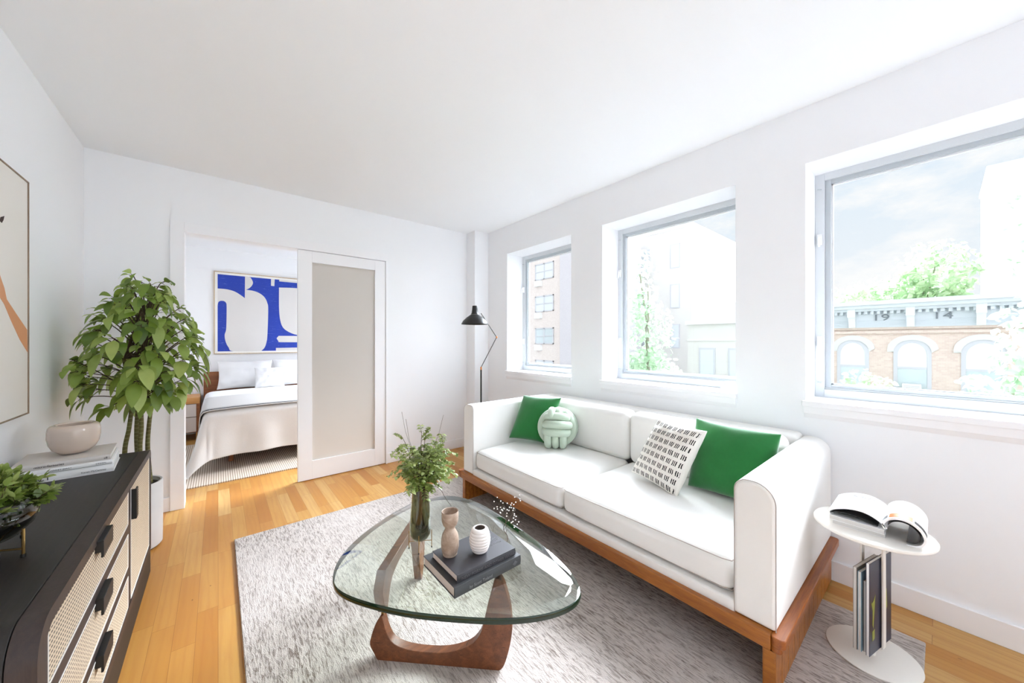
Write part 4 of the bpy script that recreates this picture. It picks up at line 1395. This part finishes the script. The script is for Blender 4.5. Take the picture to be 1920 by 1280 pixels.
def pillow(x0, x1, z0, z1, yb, yt, T, label, seed):
    cushion('bed_pillow', (x0, yb, z0), (x1, yb, z0), (x1 + .0, yt, z1), (x0 - .0, yt, z1), T, MT['white_cotton'], .075, 24, .018, seed, lab=label, cat='pillow', sq=.36)


pillow(-.015, .60, .592, .955, 6.00, 6.13, .075, 'large white pillow against the left of the headboard', 1)
pillow(.60, 1.22, .592, .960, 6.02, 6.14, .075, 'large white pillow against the headboard, partly hidden by sliding door', 2)
pillow(.375, .715, .592, .868, 5.83, 5.90, .06, 'small square white pillow in front of the two large ones', 3)

ns = thing('nightstand', (-.39, 6.03, 0), 'wooden nightstand with greige drawers left of the bed', 'nightstand')
NX0, NX1, NY0, NY1 = -.62, -.175, 5.85, 6.27
M().box(NX0, NX1, NY0, NY1, .455, .53).build('top', MT['ns_oak'], ns, bevel=.003)
m = M(); m.box(NX0, NX0 + .03, NY0 + .004, NY1, .10, .455); m.box(NX1 - .03, NX1, NY0 + .004, NY1, .10, .455); m.box(NX0 + .03, NX1 - .03, NY0 + .03, NY1, .10, .455)
m.build('carcass', MT['oak'], ns)
for z0, z1 in ((.295, .450), (.11, .288)): M().box(NX0 + .033, NX1 - .033, NY0 + .008, NY0 + .03, z0, z1).build('drawer', MT['beige_front'], ns, bevel=.002, label='greige drawer front')
for x in (NX0 + .02, NX1 - .02):
    for y in (NY0 + .03, NY1 - .03): M().box(x - .016, x + .016, y - .016, y + .016, 0, .10).build('leg', MT['ns_oak'], ns)

ba = thing('wall_picture', (.75, YF, 1.6), 'framed blue and cream abstract picture on the bedroom wall', 'picture')
m = M(); X0, X1, P0, P1, w = -.047, 1.55, 1.048, 2.178, .012
yf = YF - .030
m.box(X0, X0 + w, yf, YF, P0, P1); m.box(X1 - w, X1, yf, YF, P0, P1); m.box(X0 + w, X1 - w, yf, YF, P0, P0 + w); m.box(X0 + w, X1 - w, yf, YF, P1 - w, P1)
m.build('picture_frame', MT['frame_oak'], ba, bevel=.001)
m = M(); yp = yf + .006
m.box(X0 + w, X1 - w, yp, YF, P0 + w, P1 - w, 0)
def soft(pts, lim=48, n=5):
    """rounds the gentle bends of an outline and keeps its sharp corners"""
    N = len(pts); V = [Vector((a, b, 0)) for a, b in pts]
    sharp = [i for i in range(N) if (V[i] - V[i - 1]).length > 1e-6 and (V[i] - V[i - 1]).angle(V[(i + 1) % N] - V[i]) > radians(lim)]
    if len(sharp) < 2: return pts
    res = []
    for a, b in zip(sharp, sharp[1:] + [sharp[0] + N]):
        run = [V[k % N] for k in range(a, b + 1)]
        res += (catmull(run, n) if len(run) > 2 else run)[:-1]
    return [(v.x, v.y) for v in res]
def flat(pts, mi, lift):
    pts = soft(pts)
    flat_(pts, mi, lift)
def flat_(pts, mi, lift): m.prism([(x, yp - lift + .0006, z) for x, z in pts], (0, -.0006, 0), mi)
flat([(-.006, 1.084), (1.505, 1.084), (1.505, 2.138), (-.006, 2.138)], 1, .0004)
Apt = [(-.006, 1.941), (.09, 1.939), (.177, 1.916), (.251, 1.866), (.29, 1.832), (.293, 2.143), (.319, 2.142), (.357, 2.131), (.383, 2.068), (.372, 2.019), (.341, 1.978), (.304, 1.952), (.388, 1.944), (.465, 1.913), (.521, 1.86), (.553, 1.784), (.564, 1.688), (.555, 1.337), (.545, 1.22), (.521, 1.133), (.481, 1.084), (.165, 1.084), (.112, 1.137), (.079, 1.22), (.069, 1.311), (.086, 1.403), (.09, 1.697), (.083, 1.752), (.062, 1.774), (.026, 1.775), (.003, 1.755), (-.006, 1.709)]
flat(Apt, 2, .001)
flat([(.598, 2.138), (.644, 2.138), (.639, 2.036), (.598, 2.038)], 2, .001)
flat([(.697, 2.022), (.925, 2.034), (1.22, 2.03), (1.24, 1.62), (1.17, 1.42), (1.05, 1.33), (.925, 1.322), (.81, 1.371), (.742, 1.439), (.709, 1.557), (.697, 1.735)], 2, .001)
flat([(.70, 2.138), (1.505, 2.138), (1.505, 2.113), (.70, 2.113)], 2, .001)
flat([(.667, 1.269), (.692, 1.303), (.742, 1.304), (1.3, 1.305), (1.3, 1.21), (.742, 1.21), (.692, 1.224)], 2, .001)
flat([(.659, 1.125), (1.505, 1.133), (1.505, 1.084), (.659, 1.084)], 2, .001)
m.build('print', [MT['mount'], MT['blue'], MT['cream_print']], ba)

# ------------------------------------------------------------------ outside
EX = {}
EX['brick'] = None


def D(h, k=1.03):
    return lin(h, k)          # pale reflectance; the washed-out overexposure outside is put into these colours



def brickmat(name, a, b, c, scale=1.0):
    g = G(name)
    tc = g.n('TexCoord'); sp = g.n('SeparateXYZ', {0: tc.outputs['Object']})
    cv_ = g.n('CombineXYZ', {0: sp.outputs[1], 1: sp.outputs[2]})
    t = g.n('TexBrick', {'Vector': cv_.outputs[0], 'Color1': lin(a), 'Color2': lin(b), 'Mortar': lin(c), 'Scale': 5 * scale, 'Mortar Size': .012})
    return g.end(t.outputs[0], .85)


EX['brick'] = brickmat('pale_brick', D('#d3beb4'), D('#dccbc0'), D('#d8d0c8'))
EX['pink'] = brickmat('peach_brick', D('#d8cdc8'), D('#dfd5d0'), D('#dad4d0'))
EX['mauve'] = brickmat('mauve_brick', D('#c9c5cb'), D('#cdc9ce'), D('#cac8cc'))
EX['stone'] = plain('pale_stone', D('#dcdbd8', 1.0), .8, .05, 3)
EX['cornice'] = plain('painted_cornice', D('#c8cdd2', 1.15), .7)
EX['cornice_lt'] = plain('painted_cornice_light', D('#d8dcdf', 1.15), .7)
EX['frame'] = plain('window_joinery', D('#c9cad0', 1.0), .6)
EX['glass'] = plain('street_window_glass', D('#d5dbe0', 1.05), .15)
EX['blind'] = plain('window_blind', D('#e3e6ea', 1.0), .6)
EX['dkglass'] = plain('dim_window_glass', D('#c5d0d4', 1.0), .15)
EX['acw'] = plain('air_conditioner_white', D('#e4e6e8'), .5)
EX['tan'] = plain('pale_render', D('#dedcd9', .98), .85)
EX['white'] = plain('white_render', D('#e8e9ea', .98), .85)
EX['street'] = plain('grey_paving', '#8b8985', .9)  # one even grey for the street below
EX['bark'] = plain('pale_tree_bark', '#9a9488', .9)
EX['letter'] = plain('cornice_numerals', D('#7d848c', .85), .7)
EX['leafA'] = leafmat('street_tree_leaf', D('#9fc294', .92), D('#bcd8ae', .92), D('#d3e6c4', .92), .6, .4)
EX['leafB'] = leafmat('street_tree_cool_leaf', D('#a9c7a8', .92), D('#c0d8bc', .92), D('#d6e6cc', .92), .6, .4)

struct('street', M().box(2.8, 60, -40, 50, -7.2, -7), EX['street'])
GZ0 = -7

# brick row house with dated cornice
FX = 16.0
h1 = thing('row_house', (FX + 4, -.5, GZ0), 'pale brick row house with dated cornice and arched windows across the street', 'building')
m = M()
def archpts(yc, w, zb, zt, n=12):
    r = w / 2; rise = min(r, .42)
    P = [(yc - r, zb), (yc + r, zb)]
    for k in range(n + 1):
        a = pi * k / n
        P.append((yc + r * cos(a), zt - rise + rise * sin(a)))
    return P
m.box(FX, FX + 5.8, -8, 4.55, GZ0, 2.3)
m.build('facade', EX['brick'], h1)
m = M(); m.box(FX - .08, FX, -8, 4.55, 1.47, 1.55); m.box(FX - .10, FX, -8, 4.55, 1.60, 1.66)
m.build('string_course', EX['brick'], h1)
m = M()
m.box(FX - .14, FX, -8, 4.55, 1.66, 2.16)
for k in range(5): m.box(FX - .17, FX - .14, -8, 4.55, 1.70 + k * .045, 1.72 + k * .045)
m.box(FX - .50, FX, -8, 4.55, 2.24, 2.34); m.box(FX - .58, FX, -8, 4.55, 2.34, 2.46); m.box(FX - .38, FX, -8, 4.55, 2.16, 2.24)
y = -7.9
while y < 4.5:
    m.box(FX - .32, FX - .14, y, y + .07, 2.07, 2.16); y += .14
m.build('cornice', EX['cornice'], h1, label='grey painted cornice with dentils')
for k in range(7):
    yc = 3.10 - 1.26 * k
    m = M(); m.box(FX - .42, FX - .1, yc - .09, yc + .09, 1.98, 2.24); m.prism([(FX - .14, yc - .08, 1.66), (FX - .22, yc - .08, 1.66), (FX - .36, yc - .08, 1.98), (FX - .14, yc - .08, 1.98)], (0, .16, 0))
    m.build('bracket', EX['cornice_lt'], h1)
lettering('19', .27, (FX - .175, 1.20, 1.87), (0, -1, 0), (0, 0, 1), EX['letter'], h1, align='CENTER', stretch=1.5, depth=.01)
lettering('14', .27, (FX - .175, -.02, 1.87), (0, -1, 0), (0, 0, 1), EX['letter'], h1, align='CENTER', stretch=1.5, depth=.01)
for k in range(6):
    yc = 3.14 - 1.29 * k; w = .76
    for zoff in (0, -2.9):
        m = M(); P = archpts(yc, w, -.42 + zoff, 1.27 + zoff)
        Q = [(yc + (y - yc) * .78, z if z < -.3 + zoff else z - .09) for y, z in P]
        n_ = len(P)
        vs = [(FX - .02, y, z) for y, z in P] + [(FX - .02, y, z) for y, z in Q] + [(FX + .05, y, z) for y, z in P]
        fs = [(i, (i + 1) % n_, n_ + (i + 1) % n_, n_ + i) for i in range(n_)] + [(i, (i + 1) % n_, 2 * n_ + (i + 1) % n_, 2 * n_ + i) for i in range(n_)]
        m.add(vs, fs)
        m.box(FX - .025, FX, yc - w * .39, yc + w * .39, .40 + zoff, .46 + zoff)
        wf = m.build('window', EX['frame'], h1)
        M().prism([(FX - .006, y, z) for y, z in Q], (.004, 0, 0)).build('pane', EX['dkglass'], wf)
        M().prism([(FX - .010, y, max(z, .46 + zoff)) for y, z in Q], (.003, 0, 0)).build('blind', EX['blind'], wf)
        M().box(FX - .06, FX, yc - w * .55, yc + w * .55, -.50 + zoff, -.42 + zoff).build('sill', EX['stone'], wf)
        m = M(); P2 = archpts(yc, w + .26, .9 + zoff, 1.42 + zoff); P1 = archpts(yc, w, .9 + zoff, 1.27 + zoff)
        n_ = len(P1)
        vs = [(FX - .04, y, z) for y, z in P2] + [(FX - .04, y, z) for y, z in P1] + [(FX, y, z) for y, z in P2]
        fs = [(i, i + 1, n_ + i + 1, n_ + i) for i in range(1, n_ - 1)] + [(i, i + 1, 2 * n_ + i + 1, 2 * n_ + i) for i in range(1, n_ - 1)]
        m.add(vs, fs); m.build('arch', EX['stone'], wf)
a1 = thing('air_conditioner', (FX - .1, .56, -.38), 'white window air conditioner in the middle arched window across the street', 'air conditioner')
M().box(FX - .32, FX - .065, .37, .75, -.38, -.03).build('housing', EX['acw'], a1, bevel=.01)
m = M()
for k in range(6): m.box(FX - .328, FX - .32, .40, .72, -.33 + k * .045, -.31 + k * .045)
m.build('grille', EX['frame'], a1)

# small neighbouring house
h2 = thing('town_house', (FX + 3, 6.2, GZ0), 'low pinkish white house seen through the middle window', 'building')
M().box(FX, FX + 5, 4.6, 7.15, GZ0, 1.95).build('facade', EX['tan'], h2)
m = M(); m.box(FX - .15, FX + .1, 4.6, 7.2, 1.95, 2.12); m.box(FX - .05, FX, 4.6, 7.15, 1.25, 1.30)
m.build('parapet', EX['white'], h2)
for yc in (6.34, 5.2):
    for zb in (-.35, -3.2):
        m = M(); m.box(FX - .03, FX + .01, yc - .33, yc + .33, zb, zb + 1.3)
        wf = m.build('window', EX['frame'], h2)
        M().box(FX - .036, FX - .03, yc - .26, yc + .26, zb + .06, zb + 1.22).build('pane', EX['glass'], wf)
m = M(); m.box(19, 20.2, 5.9, 7.1, 1.9, 3.1); m.box(19.1, 19.5, 6.7, 7.05, 3.1, 3.8); m.box(19.2, 19.4, 5.95, 6.1, 3.1, 4.2)
m.build('chimney_stack', EX['tan'], h2)

# tall pale building behind
h3 = thing('tower_block', (26, 13.5, GZ0), 'tall pale apartment block behind the low house', 'building')
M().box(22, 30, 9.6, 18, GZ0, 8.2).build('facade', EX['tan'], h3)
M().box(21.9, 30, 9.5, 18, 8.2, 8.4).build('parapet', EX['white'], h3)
for yc, zb in ((10.6, 5.8), (10.6, 3.3), (12.6, 5.8), (12.6, 3.3), (14.6, 5.8), (14.6, 3.3), (10.6, .8), (12.6, .8)):
    wf = M().box(21.95, 22.01, yc - .3, yc + .3, zb, zb + 1.5).build('window', EX['frame'], h3)
    M().box(21.94, 21.95, yc - .24, yc + .24, zb + .06, zb + 1.44).build('pane', EX['glass'], wf)

# apartment building seen through the far window
h4 = thing('apartment_building', (FX + 4, 18, GZ0), 'peach brick apartment building with paired windows seen through the far window', 'building')
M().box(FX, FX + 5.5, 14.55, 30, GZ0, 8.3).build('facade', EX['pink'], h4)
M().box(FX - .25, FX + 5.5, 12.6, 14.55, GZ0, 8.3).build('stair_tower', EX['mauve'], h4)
for zb in (-2.3, -.12, 1.06, 3.12, 5.18):
    if zb == -.12: zb = -1.0
    for yc in (16.1, 19.6, 23.2):
        m = M(); a, b_ = yc - .82, yc + .82; zt = zb + 1.03
        for (p, q_) in ((a, a + .07), (b_ - .07, b_), (yc - .035, yc + .035)): m.box(FX - .05, FX + .02, p, q_, zb, zt)
        m.box(FX - .05, FX + .02, a, b_, zb, zb + .07); m.box(FX - .05, FX + .02, a, b_, zt - .07, zt); m.box(FX - .045, FX + .02, a, b_, zb + .48, zb + .54)
        wf = m.build('window', EX['frame'], h4)
        M().box(FX - .015, FX - .005, a, b_, zb, zt).build('pane', EX['glass'] if zb < 1 or zb > 2 else EX['dkglass'], wf)
        if yc < 17: M().box(FX - .2, FX - .0, yc + .2, yc + .75, zb - .42, zb - .06).build('window_unit', EX['acw'], h4)

# white tower and mauve building at the right
h5 = thing('white_tower', (28, -2.4, GZ0), 'blank white tower rising right behind the row house', 'building')
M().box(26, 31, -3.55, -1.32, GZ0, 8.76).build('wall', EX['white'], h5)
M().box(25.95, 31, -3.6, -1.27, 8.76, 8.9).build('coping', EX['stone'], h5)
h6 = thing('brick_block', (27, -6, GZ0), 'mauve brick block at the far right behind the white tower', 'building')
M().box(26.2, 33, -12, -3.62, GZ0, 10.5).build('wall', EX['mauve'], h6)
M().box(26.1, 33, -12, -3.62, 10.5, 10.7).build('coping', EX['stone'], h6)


def tree(blobs, base, nleaf, size, mat, label, seed):
    random.seed(seed)
    bx, by, bz = base
    r = thing('street_tree', base, label, 'tree')
    lm, tm = M(), M()
    tot = sum(b[3] * b[4] * b[5] for b in blobs)
    for (cx, cy, cz, rx, ry, rz) in blobs:
        c = Vector((cx, cy, cz))
        for i in range(int(nleaf * (rx * ry * rz) / tot)):
            d = rnd_dir() * (random.random() ** .33)
            p = c + Vector((d.x * rx, d.y * ry, d.z * rz))
            ld = rnd_dir(); L = size * random.uniform(.7, 1.3)
            leaf(lm, p, ld, rnd_dir(), L, L * .34, .3, .2, rows=((0, .1), (.4, 1), (.75, .7), (1, .02)))
        tm.tube(catmull([(bx, by, cz - rz * 1.2 if cz - rz * 1.2 > bz + 1 else bz + 1), ((bx + cx) / 2, (by + cy) / 2, cz - rz * .5), (cx, cy, cz + rz * .3)], 4), .03, 6)
    top = max(b[2] for b in blobs)
    tm.tube([(bx, by, bz), (bx, by, (bz + top) / 2), (bx, by, top)], [.12, .07, .02], 10)
    tm.build('trunk', EX['bark'], r, smooth=180)
    lm.build('leaves', mat, r)


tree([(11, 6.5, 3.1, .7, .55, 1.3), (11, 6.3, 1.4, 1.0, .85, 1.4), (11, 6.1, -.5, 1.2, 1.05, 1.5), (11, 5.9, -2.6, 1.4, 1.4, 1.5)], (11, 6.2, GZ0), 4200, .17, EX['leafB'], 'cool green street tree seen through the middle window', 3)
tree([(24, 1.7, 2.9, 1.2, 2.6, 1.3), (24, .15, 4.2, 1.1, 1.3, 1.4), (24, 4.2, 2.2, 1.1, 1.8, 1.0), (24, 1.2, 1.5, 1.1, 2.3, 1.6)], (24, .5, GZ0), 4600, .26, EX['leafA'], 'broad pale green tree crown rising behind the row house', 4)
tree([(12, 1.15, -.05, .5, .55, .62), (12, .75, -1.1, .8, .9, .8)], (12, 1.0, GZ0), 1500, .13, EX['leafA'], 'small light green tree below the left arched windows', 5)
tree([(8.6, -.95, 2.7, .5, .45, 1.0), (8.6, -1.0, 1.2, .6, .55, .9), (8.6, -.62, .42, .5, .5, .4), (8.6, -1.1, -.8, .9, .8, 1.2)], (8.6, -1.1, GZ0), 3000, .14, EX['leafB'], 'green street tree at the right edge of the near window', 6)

# ------------------------------------------------------------------ light
w = bpy.data.worlds.new('sky'); SC.world = w; w.use_nodes = True
t = w.node_tree; t.nodes.clear()
class W(G):
    def __init__(s): s.t = t
g = W()
wo = g.n('OutputWorld')
tc = g.n('TexCoord'); sp = g.n('SeparateXYZ', {0: tc.outputs['Generated']})
cl = g.noise(g.n('Mapping', {0: tc.outputs['Generated'], 'Scale': (3, 3, 7), 'Location': (.3, .2, .1)}).outputs[0], 1.6, 6, .6)
cm = g.ramp(cl.outputs[0], [(.44, (0, 0, 0)), (.60, (1, 1, 1))])
blue = g.ramp(sp.outputs[2], [(.0, (.97, .98, 1, 1)), (.35, (.78, .89, 1.0, 1))])
colr = g.mix(cm, blue, (1.02, 1.02, 1.03, 1))
def sstep(v, a, b):
    return g.n('MapRange', {0: v, 1: a, 2: b, 3: 0.0, 4: 1.0}, interpolation_type='SMOOTHSTEP').outputs[0]
X, Y, Z = sp.outputs[0], sp.outputs[1], sp.outputs[2]
def mul(*a):
    r = a[0]
    for q_ in a[1:]: r = g.ma('MULTIPLY', r, q_)
    return r
def inv(a): return g.ma('SUBTRACT', 1, a)
nY, nX = mul(Y, -1), mul(X, -1)
low = sstep(Z, -.35, -.05)
high = mul(sstep(Z, .36, .50), inv(sstep(Z, .60, .82)), sstep(X, .12, .62), inv(sstep(nY, .15, .5)))   # added bright sky lobe, unseen, lighting the room through the windows
top = mul(sstep(Z, .60, .82), sstep(X, -.1, .3))
side = mul(sstep(nY, .15, .5), inv(sstep(nY, .55, .85)))
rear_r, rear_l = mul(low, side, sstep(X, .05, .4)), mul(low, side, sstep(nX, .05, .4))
rear_c = mul(low, sstep(nY, .55, .85))
west = mul(sstep(nX, .2, .7), sstep(Z, .05, .3))
st_ = .93
for lobe, gain in ((high, 82), (top, 1.5), (rear_r, 8), (rear_l, .9), (rear_c, 1.3), (west, .7)):  # lobes added to the sky, weighted to light room and facades
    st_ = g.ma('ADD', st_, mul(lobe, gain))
colr = g.mix(high, colr, (.90, .97, 1.08, 1))
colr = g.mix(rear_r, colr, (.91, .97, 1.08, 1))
bg = g.n('Background', {0: colr, 1: st_})
t.links.new(bg.outputs[0], wo.inputs[0])
try:
    w.cycles.sampling_method = 'MANUAL'; w.cycles.sample_map_resolution = 512
except Exception: pass


def portal(name, loc, rot, sx, sy):
    l = bpy.data.lights.new(name, 'AREA'); l.shape = 'RECTANGLE'; l.size = sx; l.size_y = sy
    l.cycles.is_portal = True
    o = bpy.data.objects.new(name, l); COL.objects.link(o); o.location = loc; o.rotation_euler = rot


for i, (a, b_) in enumerate(WIN):
    portal('daylight_portal', (2.74, (a + b_) / 2, 1.55), (0, pi / 2, 0), 1.25, b_ - a)
portal('daylight_portal', (-1.46, 4.975, 1.55), (0, -pi / 2, 0), 1.3, 2.05)
portal('daylight_portal', (.9, YR - .13, 1.16), (pi / 2, 0, 0), 2.8, 2.3)

SC.view_settings.view_transform = 'Standard'; SC.view_settings.look = 'None'
SC.view_settings.exposure = .09; SC.view_settings.gamma = 1
SC.cycles.max_bounces = 10; SC.cycles.diffuse_bounces = 6; SC.cycles.transparent_max_bounces = 16; SC.cycles.transmission_bounces = 8
SC.cycles.caustics_reflective = False; SC.cycles.caustics_refractive = False
SC.cycles.sample_clamp_indirect = 14
SC.cycles.use_denoising = True
